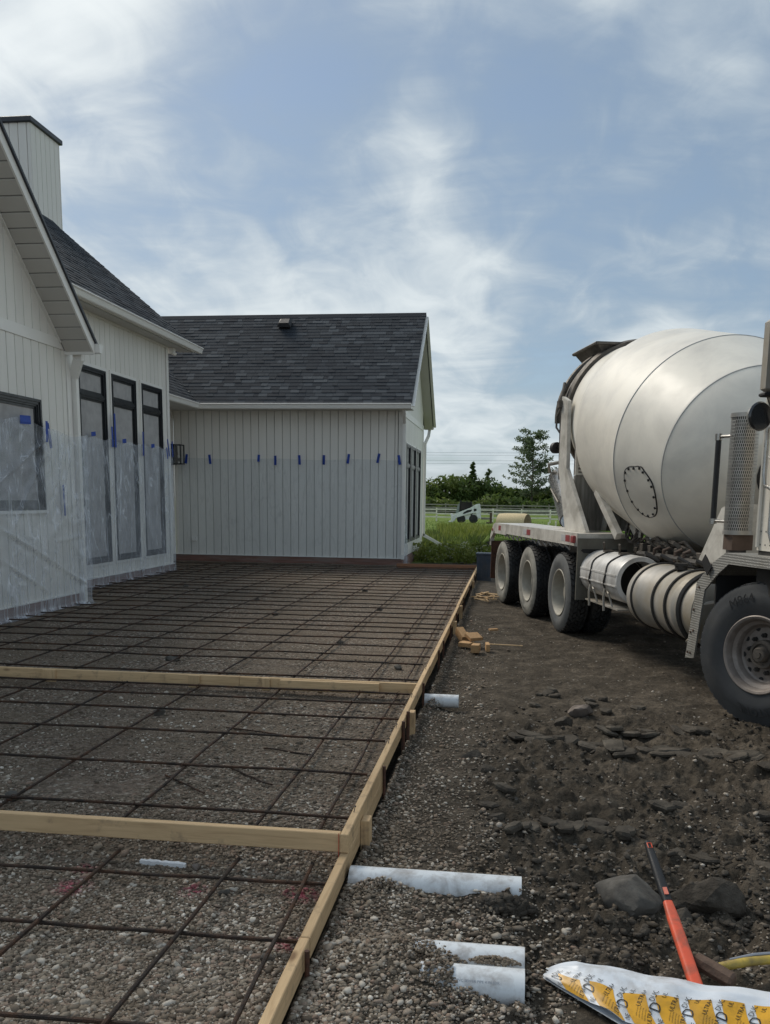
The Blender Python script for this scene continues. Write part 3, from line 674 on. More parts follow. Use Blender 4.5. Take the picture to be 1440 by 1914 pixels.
# rake: fascia board, soffit panels, roof deck with shingle edge
RX = -5.95
y0, y1 = 8.3, 12.40
def rk(y, dz, x): return (x, y, near_rake_z(y)+dz)
m = MB(); m.add([rk(y0, 0, RX-.025), rk(y1, 0, RX-.025), rk(y1, -.17, RX-.025), rk(y0, -.17, RX-.025), rk(y0, 0, RX), rk(y1, 0, RX), rk(y1, -.17, RX), rk(y0, -.17, RX)],
      [(0,1,2,3),(7,6,5,4),(0,4,5,1),(2,6,7,3),(1,5,6,2),(0,3,7,4)]); m.build('rake_board', MT['trim'], house)
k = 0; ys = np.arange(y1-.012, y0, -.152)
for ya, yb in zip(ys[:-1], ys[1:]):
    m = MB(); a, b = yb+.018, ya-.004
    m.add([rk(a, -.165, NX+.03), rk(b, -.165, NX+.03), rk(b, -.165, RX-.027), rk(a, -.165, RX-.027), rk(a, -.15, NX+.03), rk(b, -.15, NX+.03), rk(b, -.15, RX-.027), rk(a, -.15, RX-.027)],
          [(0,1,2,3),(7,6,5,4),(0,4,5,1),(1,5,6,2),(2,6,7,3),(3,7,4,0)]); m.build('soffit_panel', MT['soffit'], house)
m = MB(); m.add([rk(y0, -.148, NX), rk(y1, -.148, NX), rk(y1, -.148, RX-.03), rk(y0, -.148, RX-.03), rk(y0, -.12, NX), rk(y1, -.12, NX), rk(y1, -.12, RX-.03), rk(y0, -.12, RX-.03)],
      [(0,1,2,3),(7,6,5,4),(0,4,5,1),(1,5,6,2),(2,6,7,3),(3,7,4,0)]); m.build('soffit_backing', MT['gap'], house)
m = MB(); m.beam(rk(y0, -.185, NX+.012), rk(y1-.15, -.185, NX+.012), .022, .05, (1,0,0)); m.build('frieze_trim', MT['trim'], house)
m = MB(); m.box((NX-.1, y1-.012, near_rake_z(y1)-.19), (RX+.002, y1+.012, near_rake_z(y1)-.01)); m.build('fascia', MT['trim'], house)
roof_slab([rk(8.3, .035, RX+.03), rk(12.47, .035, RX+.03), rk(12.47, .035, -12.5), rk(8.3, .035, -12.5)], .035)
zr = near_rake_z(8.3)+.035
roof_slab([(RX+.03, 8.3, zr), (RX+.03, 4.0, zr-.935*4.3), (-12.5, 4.0, zr-.935*4.3), (-12.5, 8.3, zr)], .035)
zg = near_rake_z(12.42)-.145
m = MB(); m.prism(K_GUT, (-6.98, 12.42, zg), (0, 1, 0), (0, 0, 1), (6.98+RX+.075, 0, 0)); m.build('gutter', MT['trim'], house)
def downspout(pts, w=.085, dp=.062, up_=(1, 0, 0), parent=house):
    m = MB()
    for a, b in zip(pts[:-1], pts[1:]):
        a, b = Vector(a), Vector(b); e = (b-a).normalized()*.02; m.beam(a-e, b+e, w, dp, up_)
    return m.build('downspout', MT['trim'], parent)
downspout([(-6.24, 12.50, zg+.01), (-6.24, 12.50, zg-.08), (-6.385, 12.60, 3.38), (-6.385, 12.60, .12)], .085, .13)
m = MB()
for z in (3.05, 1.2): m.box((-6.50, 12.552, z), (-6.36, 12.648, z+.03))
m.build('downspout_strap', MT['trim'], house)

# ---- middle wing (wall faces the pad, set back)
MZ = 4.78
wm = wall_slab([(MX-.02, 12.53, -.05), (MX-.02, 18.45, -.05), (MX-.02, 18.45, MZ+.05), (MX-.02, 12.53, MZ+.05)], (1, 0, 0))
WIN = [(14.42, 15.45), (15.69, 16.74), (17.02, 18.04)]
siding(wm, (MX-.02, 12.53, 0), D, n_, 5.82, .26, lambda s: MZ, [(a-12.53-.05, b-12.53+.05, .45, 3.93) for a, b in WIN])
for a, b in WIN:
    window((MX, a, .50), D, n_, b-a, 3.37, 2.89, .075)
    m = MB(); m.box((MX-.018, a-.05, .452), (MX+.02, b+.05, .498)); m.box((MX-.018, a-.05, 3.872), (MX+.02, b+.05, 3.928))
    m.box((MX-.018, a-.05, .4985), (MX+.02, a-.002, 3.8715)); m.box((MX-.018, b+.002, .4985), (MX+.02, b+.05, 3.8715)); m.build('window_trim', MT['trim'], house)
m = MB(); m.box((MX-.10, 18.36, .26), (MX+.014, 18.475, MZ)); m.build('corner_trim', MT['trim'], house)
m = MB(); m.box((MX-.05, 12.53, -.02), (MX+.03, 18.49, .245)); m.build('base_board', MT['ledger'], house)
m = MB(); m.box((MX-.05, 12.53, .246), (MX+.045, 18.49, .262)); m.build('drip_flashing', MT['trim'], house)
m = MB(); m.box((MX, 12.53, MZ-.035), (MX+.025, 18.45, MZ)); m.build('frieze_trim', MT['trim'], house)
wg = wall_slab([(MX-.02, 18.45, -.05), (-12.8, 18.45, -.05), (-12.8, 18.45, 4.8), (-10.02, 18.45, 7.2), (MX-.02, 18.45, 4.8)], (0, 1, 0), .1)
siding(wg, (MX-.02, 18.45, 0), (-1, 0, 0), (0, 1, 0), 2.7, .26, lambda s: 4.8+.8*s)
EX, EZ, SL = -6.93, 4.93, .835
def mr(x): return EZ+(EX-x)*SL
mroof = roof_slab([(EX, 10.0, EZ), (EX, 19.2, EZ), (-10.05, 19.2, mr(-10.05)), (-10.05, 10.0, mr(-10.05))], .08)
roof_slab([(-13.2, 10.0, mr(-10.05)-.835*3.15), (-13.2, 19.2, mr(-10.05)-.835*3.15), (-10.05, 19.2, mr(-10.05)), (-10.05, 10.0, mr(-10.05))], .08)
m = MB(); m.add([(MX, 12.4, MZ), (MX, 19.15, MZ), (EX+.01, 19.15, MZ), (EX+.01, 12.4, MZ), (MX, 12.4, MZ+.02), (MX, 19.15, MZ+.02), (EX+.01, 19.15, MZ+.02), (EX+.01, 12.4, MZ+.02)],
      [(3,2,1,0),(4,5,6,7),(0,1,5,4),(1,2,6,5),(2,3,7,6),(3,0,4,7)]); m.build('soffit', MT['soffit'], house)
m = MB(); m.box((EX-.012, 12.4, MZ+.0), (EX+.012, 19.2, EZ-.02)); m.build('fascia', MT['trim'], house)
m = MB(); m.prism(K_GUT, (EX+.013, 12.48, EZ-.135), (1, 0, 0), (0, 0, 1), (0, 6.98, 0)); m.build('gutter', MT['trim'], house)
m = MB(); m.beam((EX, 19.21, EZ-.07), (-10.05, 19.21, mr(-10.05)-.07), .03, .17, (0,1,0)); m.beam((-13.2, 19.21, mr(-10.05)-.835*3.15-.07), (-10.05, 19.21, mr(-10.05)-.07), .03, .17, (0,1,0)); m.build('rake_board', MT['trim'], house)
m = MB(); m.box((MX+.001, 18.50, MZ-.12), (MX+.12, 18.62, MZ-.002)); m.tube([(MX+.06, 18.52, MZ-.10), (MX+.12, 18.62, MZ-.12)], .035, 10); m.build('soffit_camera', MT['trim'], house)

def shingles(roof, o, e_row, e_up, width, rows, expo, clip=None, first=0, indiv=0, name='shingle'):
    """e_row along the eave, e_up up the slope; rows of laminated tabs, each a thin wedge"""
    o, e_row, e_up = Vector(o), Vector(e_row).normalized(), Vector(e_up).normalized(); nrm = e_row.cross(e_up).normalized()
    if nrm.z < 0: nrm = -nrm
    shared = {}; stuff = MB(); cnt = 0; r = random.Random(5)
    for j in range(rows):
        s = -r.uniform(0, .3); lim0, lim1 = clip(j*expo) if clip else (0, width)
        while s < lim1:
            w = r.choice((.12, .17, .22, .28, .34)); a, b = max(s, lim0), min(s+w, lim1); s += w
            if b-a < .03: continue
            th = r.choice((.007, .007, .013)); L = expo*1.25
            V = [(0, 0, 0), (b-a-.004, 0, 0), (b-a-.004, L, 0), (0, L, 0), (0, 0, th+.004), (b-a-.004, 0, th+.004), (b-a-.004, L, .002), (0, L, .002)]
            Fs = [(4,5,6,7),(0,1,5,4),(1,2,6,5),(3,0,4,7)]
            org = o+e_row*a+e_up*(j*expo)+nrm*.003
            if cnt < indiv:
                key = (round(b-a, 3), th)
                if key not in shared:
                    me = bpy.data.meshes.new(name); me.from_pydata(V, [], Fs); me.materials.append(MT['shingle']); shared[key] = me
                ob = link(name, shared[key], roof); Mx = Matrix((e_row, e_up, nrm)).transposed().to_4x4(); Mx.translation = org
                ob.matrix_basis = Mx; cnt += 1
            else: stuff.add([org+e_row*x+e_up*y+nrm*z for x, y, z in V], Fs)
    if stuff.v: stuff.build(name, MT['shingle'], roof, kind='stuff')
sl = math.hypot(1, SL)
shingles(mroof, (EX+.03, 12.2, EZ-.025), (0, 1, 0), (-1, 0, SL), 7.02, int(3.12*sl/.145)+1, .145)
m = MB(); m.prism([(-.13, -.105), (0, .012), (.13, -.105), (.13, -.09), (0, .03), (-.13, -.09)], (-10.05, 11.0, mr(-10.05)), (1, 0, 0), (0, 0, 1), (0, 8.22, 0)); m.build('ridge_cap', MT['shingle'], house)

# ---- chimney chase
ch = MB(); ch.box((-12.0, 19.32, -.05), (-10.53, 20.55, 9.60)); ch = ch.build('chimney', MT['groove'], house)
siding(ch, (-10.53, 19.31, 0), D, n_, 1.25, 5.5, lambda s: 9.60)
siding(ch, (-12.0, 19.32, 0), (1, 0, 0), (0, -1, 0), 1.48, 5.5, lambda s: 9.60)
m = MB(); m.box((-12.06, 19.24, 9.602), (-10.46, 20.62, 9.715), .012); m.build('chimney_cap', MT['flash'], ch)

# ---- far wing (long wall faces the camera)
wb = wall_slab([(-8.42, BY+.02, -.05), (GX-.02, BY+.02, -.05), (GX-.02, BY+.02, 3.80), (-8.42, BY+.02, 3.80)], (0, -1, 0))
siding(wb, (-8.42, BY+.02, 0), (1, 0, 0), (0, -1, 0), 5.68, .25, lambda s: 3.80)
m = MB(); m.box((GX-.09, BY-.014, .25), (GX+.016, BY+.08, 3.79)); m.build('corner_trim', MT['trim'], house)
m = MB(); m.box((-8.42, BY-.03, -.02), (GX+.03, BY+.05, .235)); m.build('base_board', MT['ledger'], house)
m = MB(); m.box((-8.42, BY-.045, .236), (GX+.045, BY+.05, .25)); m.build('drip_flashing', MT['trim'], house)
m = MB(); m.box((-7.98, BY-.05, .585), (-7.86, BY+.0, .70), .008); m.build('outlet_cover', MT['trim'], house)
EY, EZB, SB = 21.22, 3.935, .85
RY, RZ = 24.28, 3.935+.85*3.06
GE = -2.37
broof = roof_slab([(-10.5, EY, EZB), (GE, EY, EZB), (GE, RY, RZ), (-10.5, RY, RZ)], .08)
roof_slab([(-10.5, RY, RZ), (GE, RY, RZ), (GE, 27.34, EZB), (-10.5, 27.34, EZB)], .08)
sb = math.hypot(1, SB)
shingles(broof, (-9.9, EY-.03, EZB-.025), (1, 0, 0), (0, 1, SB), 9.9+GE+.01, int(3.09*sb/.145)+1, .145, clip=lambda t: (min(1.98, 2.35-t*.75) if t < .5 else 1.35-max(0, t-.5)*.9 if t < 1.9 else 0, 9.9+GE+.01), indiv=300)
m = MB(); m.prism([(-.13, -.108), (0, .012), (.13, -.108), (.13, -.09), (0, .03), (-.13, -.09)], (-10.4, RY, RZ), (0, 1, 0), (0, 0, 1), (10.4+GE+.01, 0, 0)); m.build('ridge_cap', MT['shingle'], house)
m = MB(); m.add([(-8.4, EY+.01, 3.80), (GE, EY+.01, 3.80), (GE, BY-.002, 3.80), (-8.4, BY-.002, 3.80), (-8.4, EY+.01, 3.82), (GE, EY+.01, 3.82), (GE, BY-.002, 3.82), (-8.4, BY-.002, 3.82)],
      [(3,2,1,0),(4,5,6,7),(0,1,5,4),(1,2,6,5),(2,3,7,6),(3,0,4,7)]); m.build('soffit', MT['soffit'], house)
m = MB(); m.box((-7.62, EY-.012, 3.80), (GE, EY+.012, EZB-.02)); m.build('fascia', MT['trim'], house)
m = MB(); m.prism(K_GUT, (-7.62, EY-.013, EZB-.145), (0, -1, 0), (0, 0, 1), (7.62+GE, 0, 0)); m.build('gutter', MT['trim'], house)
# low eave along the recess, meeting the far wing in a valley
vro = roof_slab([(-7.60, 18.6, EZB), (-7.60, EY, EZB), (-8.5, EY+.9, EZB+.765), (-9.4, EY+1.8, EZB+1.53), (-9.4, 18.6, EZB+1.53)], .06)
shingles(vro, (-7.57, 18.62, EZB-.022), (0, 1, 0), (-1, 0, .85), 2.7, 9, .145, clip=lambda t: (0, min(2.58+t*.76, 3.3)))
m = MB(); m.prism(K_GUT, (-7.598, 18.62, EZB-.145), (1, 0, 0), (0, 0, 1), (0, EY-18.62-.06, 0)); m.build('gutter', MT['trim'], house)
wc = wall_slab([(-8.42, 18.55, -.05), (-8.42, BY, -.05), (-8.42, BY, 3.80), (-8.42, 18.55, 3.80)], (1, 0, 0), .1)
siding(wc, (-8.42, 18.6, 0), D, n_, 3.1, .25, lambda s: 3.80)
m = MB(); m.add([(-8.4, 18.55, 3.795), (-7.60, 18.55, 3.795), (-7.60, EY, 3.795), (-8.4, EY, 3.795), (-8.4, 18.55, 3.81), (-7.60, 18.55, 3.81), (-7.60, EY, 3.81), (-8.4, EY, 3.81)],
      [(3,2,1,0),(4,5,6,7),(0,1,5,4),(1,2,6,5),(2,3,7,6),(3,0,4,7)]); m.build('soffit', MT['soffit'], house)
# roof vent
v0 = Vector((-6.06, 23.86, EZB+SB*(23.86-EY))); eu = Vector((0, 1, SB)).normalized(); en = Vector((0, -SB, 1)).normalized()
m = MB(); ex = Vector((1, 0, 0))
m.obox(v0+en*.05, ex*.15, eu*.14, en*.05)
m.add([v0+ex*a+eu*b+en*c for a, b, c in ((-.19,-.20,.10),(.19,-.20,.10),(.17,.19,.10),(-.17,.19,.10),(-.13,-.15,.19),(.13,-.15,.19),(.11,.13,.15),(-.11,.13,.15))], [(3,2,1,0),(4,5,6,7),(0,1,5,4),(1,2,6,5),(2,3,7,6),(3,0,4,7)])
m.build('roof_vent', MT['black'], broof)
# gable end of the far wing
wge = wall_slab([(GX-.02, BY+.02, -.05), (GX-.02, 26.92, -.05), (GX-.02, 26.92, 3.80), (GX-.02, RY+.05, RZ-.18), (GX-.02, BY+.02, 3.80)], (1, 0, 0))
GW = [(22.48, 23.40), (23.60, 24.70), (24.95, 26.02)]
siding(wge, (GX-.02, BY+.10, 0), D, n_, 5.0, .25, lambda s: 3.70, [(a-BY-.10-.04, b-BY-.10+.04, .54, 3.12) for a, b in GW])
siding(wge, (GX-.02, BY+.10, 0), D, n_, 5.0, 3.86, lambda s: max(3.87, min(EZB+SB*(BY+.10+s-EY), EZB+SB*(27.34-BY-.10-s))-.13))
m = MB(); m.box((GX-.018, BY+.09, 3.703), (GX+.014, 26.9, 3.857)); m.build('band_board', MT['trim'], house)
m = MB(); m.box((GX-.05, BY+.06, -.02), (GX+.028, 26.93, .235)); m.build('base_board', MT['ledger'], house)
m = MB(); m.box((GX-.06, 26.82, .25), (GX+.016, 26.935, 3.70)); m.build('corner_trim', MT['trim'], house)
for a, b in GW:
    window((GX, a, .58), D, n_, b-a, 2.50, 1.97, .07, 'glassdark')
    m = MB(); m.box((GX-.018, a-.04, .542), (GX+.022, b+.04, .578)); m.box((GX-.018, a-.04, 3.082), (GX+.022, b+.04, 3.118))
    m.box((GX-.018, a-.04, .579), (GX+.022, a-.002, 3.081)); m.box((GX-.018, b+.002, .579), (GX+.022, b+.04, 3.081)); m.build('window_trim', MT['trim'], house)
for sgn, ya, yb in ((1, EY, RY), (-1, 27.34, RY)):
    m = MB(); m.beam((GE-.012, ya, EZB-.085), (GE-.012, yb, RZ-.085), .024, .17, (1,0,0)); m.build('rake_board', MT['trim'], house)
    m = MB(); m.add([(GX, ya, EZB-.16), (GE-.025, ya, EZB-.16), (GE-.025, yb, RZ-.16), (GX, yb, RZ-.16), (GX, ya, EZB-.14), (GE-.025, ya, EZB-.14), (GE-.025, yb, RZ-.14), (GX, yb, RZ-.14)],
          [(3,2,1,0),(4,5,6,7),(0,1,5,4),(1,2,6,5),(2,3,7,6),(3,0,4,7)]); m.build('soffit', MT['soffit'], house)
m = MB(); m.prism(K_GUT, (-8, 27.35, EZB-.145), (0, 1, 0), (0, 0, 1), (8+GE, 0, 0)); m.build('gutter', MT['trim'], house)
downspout([(-2.50, 27.42, EZB-.15), (-2.52, 27.35, 3.6), (-2.59, 27.0, 3.35), (-2.59, 27.0, .62), (-1.72, 27.0, .16)], .085, .065, (0, 1, 0))
downspout([(-2.56, 21.28, 3.80), (-2.56, 21.40, 3.68), (-2.585, 21.67, 3.50), (-2.585, 21.67, .25)], .075, .06, (0, 1, 0))

# ---- wall lantern on the recess wall
lan = empty('wall_lantern', (-8.28, 21.30, 2.50), 'black box wall lantern in the inner corner beside the far wall', 'lantern')
m = MB(); m.box((-8.40, 21.17, 2.46), (-8.235, 21.45, 2.96)); m.build('backplate', MT['frame'], lan)
m = MB(); x0, x1, ya, yb, z0, z1 = -8.232, -8.03, 21.18, 21.44, 2.47, 2.95; t = .026
for x in (x0, x1-t):
    for y in (ya, yb-t): m.box((x, y, z0), (x+t, y+t, z1))
for z in (z0, z1-t): m.box((x0, ya, z-.002), (x1, yb, z+t))
m.build('frame', MT['frame'], lan)
m = MB(); m.box((x1-.012, ya+t, z0+t), (x1-.009, yb-t, z1-t)); m.box((x0+t, ya+.005, z0+t), (x1-t, ya+.008, z1-t)); m.build('glass_pane', MT['clear'], lan)
m = MB(); m.tube([(-8.13, 21.31, 2.54), (-8.13, 21.31, 2.62)], .022, 10); m.build('socket', MT['black'], lan)
m = MB(); m.tube([(-8.13, 21.31, 2.622), (-8.13, 21.31, 2.65), (-8.13, 21.31, 2.69), (-8.13, 21.31, 2.72)], [.014, .03, .03, .006], 10); m.build('bulb', MT['bulb'], lan, True)

# ------------------------------------------------------------------ plastic sheeting and tape
def sheet(name, fn, ns, nt, mat, label, seed, amp=.012):
    S, T = np.meshgrid(np.linspace(0, 1, ns), np.linspace(0, 1, nt)); V = np.array(fn(S, T)); V = np.moveaxis(V, 0, -1)
    return V, S, T
def ridges(a, b, sc_, seed): return 1-np.abs(2*(vnoise(a*sc_, b*sc_, seed)*.6+vnoise(a*sc_*2.1, b*sc_*2.1, seed+3)*.4)-1)
def make_sheet(name, V, mat, label):
    nt, ns = V.shape[:2]; i = (np.arange(nt-1)[:, None]*ns+np.arange(ns-1)[None]).ravel(); F = np.stack([i, i+1, i+1+ns, i+ns], 1)
    o = np_mesh(name, V.reshape(-1, 3), F, mat, True, label=label, cat='plastic sheet', group='clear plastic sheets taped over the walls'); return o
# near wall: hangs from the window head, wraps the downspout, drapes on the gravel
S, T = np.meshgrid(np.linspace(0, 1, 260), np.linspace(0, 1, 190))
y = 8.6+S*4.16; topz = 2.66-.10*sstep(11.3, 11.9, y)+.03*np.sin(y*7); z = topz*(1-T)+.075*T
calm = 1-sstep(.80, .97, T)*.85; fold = (ridges(y*1.2+z*1.3, z*.7-y*.5, 1.1, 4)**3*.035+ridges(y-z*.6, z, 3.2, 14)**2*.014)*calm
for (ya, za, yb2, zb2, hh) in ((10.3, 1.30, 12.50, .40, .055), (10.2, .95, 11.5, .35, .04), (12.35, 2.4, 11.75, 1.2, .035), (12.1, 2.4, 11.7, 1.7, .03), (11.7, 1.05, 12.45, 1.10, .03), (11.6, 2.45, 10.2, 1.75, .045), (11.5, 2.2, 10.6, 1.2, .035)):
    ln = math.hypot(yb2-ya, zb2-za); dy_, dz_ = (yb2-ya)/ln, (zb2-za)/ln; al_ = (y-ya)*dy_+(z-za)*dz_; pe = (y-ya)*-dz_+(z-za)*dy_
    fold = fold+hh*np.exp(-(pe/.028)**2)*sstep(-.1, .25, al_)*(1-sstep(ln-.2, ln+.1, al_))
x = NX+.055+fold+.02*T**2
wrap = sstep(12.50, 12.56, y); x = x+.06*sstep(12.35, 12.5, y)
x = x-.0*wrap; yy = np.minimum(y, 12.70-.02*T)
drape = sstep(.975, 1.0, T); x = x+drape*(.05+.02*np.sin(y*3.1)+.015*fbm(y, y*0, 7, 3, 2)); z = np.maximum(z-drape*.03, .085+.02*fbm(x, y, 6, 3, 8))
z = np.where(T < .02, z+.02*fbm(y, y*0, 5, 3, 3), z)
V = np.stack([x, yy, z], -1); make_sheet('plastic_sheet', V, MT['sheet'], 'crinkled clear plastic sheet over the near wall, bagging round the downspout')
# three door-height windows
S, T = np.meshgrid(np.linspace(0, 1, 170), np.linspace(0, 1, 110))
y = 14.10+S*4.36; topz = 2.68+.02*np.sin(y*9); z = topz*(1-T)+.07*T
fan = sum(np.exp(-((y-c-(.55+.25*q)*T*(1 if q % 2 else -1)*.6)/.035)**2)*(1-.5*T)*.02 for q, c in enumerate((14.7, 15.0, 15.25, 15.9, 16.1, 16.35, 16.5, 17.4, 17.7)))
calm = 1-sstep(.80, .97, T)*.85; x = MX+.055+(fan+ridges(y*2+z*.3, z*.4, 2.0, 44)**3*.02)*calm+.02*T**2+sstep(.975, 1, T)*(.05+.02*np.sin(y*2.3))
z = np.maximum(z, .09); V = np.stack([x, y, z], -1); make_sheet('plastic_sheet', V, MT['sheet'], 'clear plastic sheet hung over the lower part of three tall windows')
# far wall
S, T = np.meshgrid(np.linspace(0, 1, 170), np.linspace(0, 1, 90))
x = -8.30+S*5.74; z = (2.63+.015*np.sin(x*3))*(1-T)+.235*T
y = BY-.035-ridges(x*1.1+z*.4, z*.35, .9, 64)**3*.035-ridges(x, z*.4, 3.0, 66)**2*.008-.03*T**2-sstep(.95, 1, T)*.05
x = np.where(S > .985, x+.05*T, x); V = np.stack([x, y, z], -1); make_sheet('plastic_sheet', V, MT['sheetthin'], 'thin clear plastic sheet covering the lower half of the far wall')
# loose bag of sheet round the far corner
S, T = np.meshgrid(np.linspace(0, 1, 24), np.linspace(0, 1, 70))
w = .10+.62*sstep(.05, .85, T); y = BY-.03+S*w*1.15; z = 2.45*(1-T)+.08*T-.25*S*(1-T)
x = GX+.045+.05*np.sin(S*3.1)*T+ridges(y*3, z, 1.8, 81)**2*.03
V = np.stack([x, y, z], -1); make_sheet('plastic_sheet', V, MT['sheet'], 'flap of clear plastic folded round the corner onto the gable end')
def tape(c, d, n, L, w, tilt, label):
    c, d, n = Vector(c), Vector(d), Vector(n); Z = Vector((0, 0, 1)); a = (Z*math.cos(tilt)+d*math.sin(tilt)); b = (d*math.cos(tilt)-Z*math.sin(tilt))
    m = MB(); pts = []
    r = random.Random(round(c.y*100+c.x*37)); k = 5
    for i in range(k):
        t = -L/2+L*i/(k-1); off = n*(.004*abs(math.sin(i*1.9))+.003)
        pts += [c+a*t-b*(w/2)+off, c+a*t+b*(w/2)+off]
    fs = [(2*i, 2*i+1, 2*i+3, 2*i+2) for i in range(k-1)]
    m.add(pts+[p+n*.001 for p in pts], fs+[(f[3]+10, f[2]+10, f[1]+10, f[0]+10) for f in fs]+[(0, 10, 11, 1), (8, 9, 19, 18)])
    m.build('tape_strip', MT['tape'], label=label, cat='tape', group='strips of blue painter tape')
for k, (x, z, tl) in enumerate(((-8.07, 2.621, .12), (-7.46, 2.612, -.10), (-6.207, 2.648, .06), (-5.785, 2.599, 0), (-5.175, 2.616, -.06), (-4.563, 2.621, .02), (-3.955, 2.651, .14), (-3.213, 2.669, .2), (-2.70, 2.634, -.16))):
    tape((x, BY-.065, z), (1, 0, 0), (0, -1, 0), (.17 if k == 2 else .23), .062, tl, f'blue tape strip on the far wall plastic, {ordn(k)} to the right of the lantern')
for (y, z, L, tl, w, lb) in ((15.62, 2.86, .60, -.03, .07, 'tall blue tape strip between the first and second tall window'), (15.50, 2.74, .36, -.06, .06, 'shorter blue tape strip on the right edge of the first tall window'),
                         (16.86, 2.70, .46, .0, .07, 'blue tape strip between the second and third tall window'), (18.16, 2.70, .36, -.25, .06, 'slanted blue tape strip right of the third tall window'),
                         (18.38, 2.68, .32, -.12, .06, 'blue tape strip on the corner trim nearest the lantern'), (18.08, 2.58, .24, -.3, .05, 'small blue tape tab low beside the third tall window')):
    tape((MX+.085, y, z), D, n_, L, w, tl, lb)
for (y, z, lb) in ((14.78, 2.74, 'small blue tape tab on the glass of the first tall window'), (16.02, 2.70, 'small blue tape tab on the glass of the second tall window'), (17.36, 2.69, 'small blue tape tab on the glass of the third tall window')):
    tape((MX+.075, y, z), D, n_, .075, .17, -.12, lb)
tape((NX+.10, 11.08, 2.66), D, n_, .11, .26, -.05, 'wide blue tape tab on the near window above the plastic')
tape((NX+.075, 11.72, 2.50), D, n_, .34, .07, -.22, 'blue tape strip hanging at the upper corner of the near window')
tape((NX+.085, 11.64, 2.55), D, n_, .28, .06, .02, 'crumpled blue tape strip folded over the near window frame edge')
tape((NX+.04, 12.12, 1.62), D, n_, .44, .045, -.06, 'faint blue tape strip behind the near plastic sheet')

# ------------------------------------------------------------------ formwork
def plank(lo, hi, mat, label, group=None, name='form_board', cat='board', tilt=0.):
    m = MB(); m.box(lo, hi, .0035); o = m.build(name, MT[mat], label=label, cat=cat, group=group)
    if tilt: o.rotation_euler.z = tilt
    return o
FX0, FX1 = -.711, -.673
GF = 'form boards around the pad'
plank((FX0, 3.735, .121), (FX1, 7.86, .21), 'woody', 'pale form board along the outer edge, from the near corner past the middle beam', GF)
plank((FX0+.004, 7.863, .119), (FX1+.004, 12.55, .208), 'woody', 'outer edge form board beside the pile of wood blocks', GF)
plank((FX0-.002, 12.553, .121), (FX1-.002, 16.9, .21), 'woody', 'outer edge form board beside the splintered kindling', GF)
plank((FX0+.002, 16.903, .119), (FX1+.002, 20.62, .209), 'woody', 'farthest length of the outer edge form board', GF)
plank((FX0, 2.96, .031), (FX1, 4.9, .1185), 'woody', 'lower form board passing under the near corner', GF)
plank((FX0-.002, .2, .029), (FX1-.002, 2.957, .117), 'woody', 'lower form board in the bottom foreground', GF)
plank((-5.6, 3.74, .121), (FX0-.002, 3.778, .21), 'woodx', 'pale crossbeam at the near end of the middle bay', GF)
plank((-6.33, 7.085, .118), (-2.22, 7.123, .207), 'woodx', 'left length of the middle crossbeam', GF)
plank((-2.217, 7.085, .118), (FX0-.002, 7.123, .205), 'woodx', 'right length of the middle crossbeam', GF)
plank((-1.86, 7.046, .112), (-1.02, 7.083, .200), 'woodx', 'short splice board nailed to the middle crossbeam', GF)
plank((GX+.04, 20.64, .10), (FX1, 20.68, .20), 'woodred', 'reddish form board closing the far end of the pad', GF)
for i, (xa, xb, lb) in enumerate(((-3.98, -3.86, 'dark block behind left part of the middle crossbeam'), (-2.66, -2.56, 'pale cleat on the middle crossbeam left of the splice'), (-2.02, -1.95, 'upright cleat at the left end of the splice board'))):
    m = MB(); m.box((xa, 7.062, .10), (xb, 7.083, .205), .003); m.build('cleat', MT['woodz'], label=lb, cat='cleat')
for i, (y, z1, dx, h, lb) in enumerate(((4.08, .155, .0, .24, 'wooden stake behind the near corner of the form'), (6.14, .20, .0, .2, 'wooden stake beside two rusty pins near the far pipe'), (11.2, .165, 0, .2, 'short wood stake nearest the pile of wood blocks'),
                               (12.6, .20, 0, .24, 'yellowish wood stake beyond the wood blocks'), (16.9, .17, 0, .2, 'farthest wood stake beside the kindling'))):
    m = MB(); m.box((FX1+.002, y-.019, z1-h), (FX1+.045, y+.065, z1), .003); m.build('wood_stake', MT['woodz'], label=lb, cat='stake', group='wooden stakes')
for i, y in enumerate((2.85, 4.80, 5.72, 6.0, 7.13, 8.75, 9.39, 10.56, 11.77, 13.63, 15.68, 17.82, 20.5)):
    m = MB(); z = .205+.01*math.sin(i*3.1) if i not in (2, 3) else .235
    if i == 0: z = .125
    m.tube([(FX1+.014, y+.012*math.sin(i), -.15), (FX1+.013, y, z)], .0095 if i not in (2, 3) else .012, 8)
    m.build('form_pin', MT['stake'], None, True, f'rusty steel pin holding the outer form, {ordn(i)} from the camera', 'pin', 'steel form pins')
for i, y in enumerate((4.02, 5.25, 5.62, 6.55, 7.7)):
    m = MB(); m.tube([(FX0+.012, y, .205), (FX0+.016, y+.02, .235)], .0022, 6); m.tube([(FX0+.016, y+.019, .233), (FX0+.017, y+.022, .237)], .005, 8)
    m.build('nail', MT['flash'], None, True, f'bent nail standing in the top of the outer form, {ordn(i)} from the near corner', 'nail', 'nails in the form')
# red string at the near corner
m = MB(); m.tube([(FX0-.006, 3.735, .214), (FX0-.006, 3.733, .10)], .0015, 5); m.build('string_line', pmat('red_string', (.45, .05, .02), .8), label='red string hanging at the near form corner', cat='string')

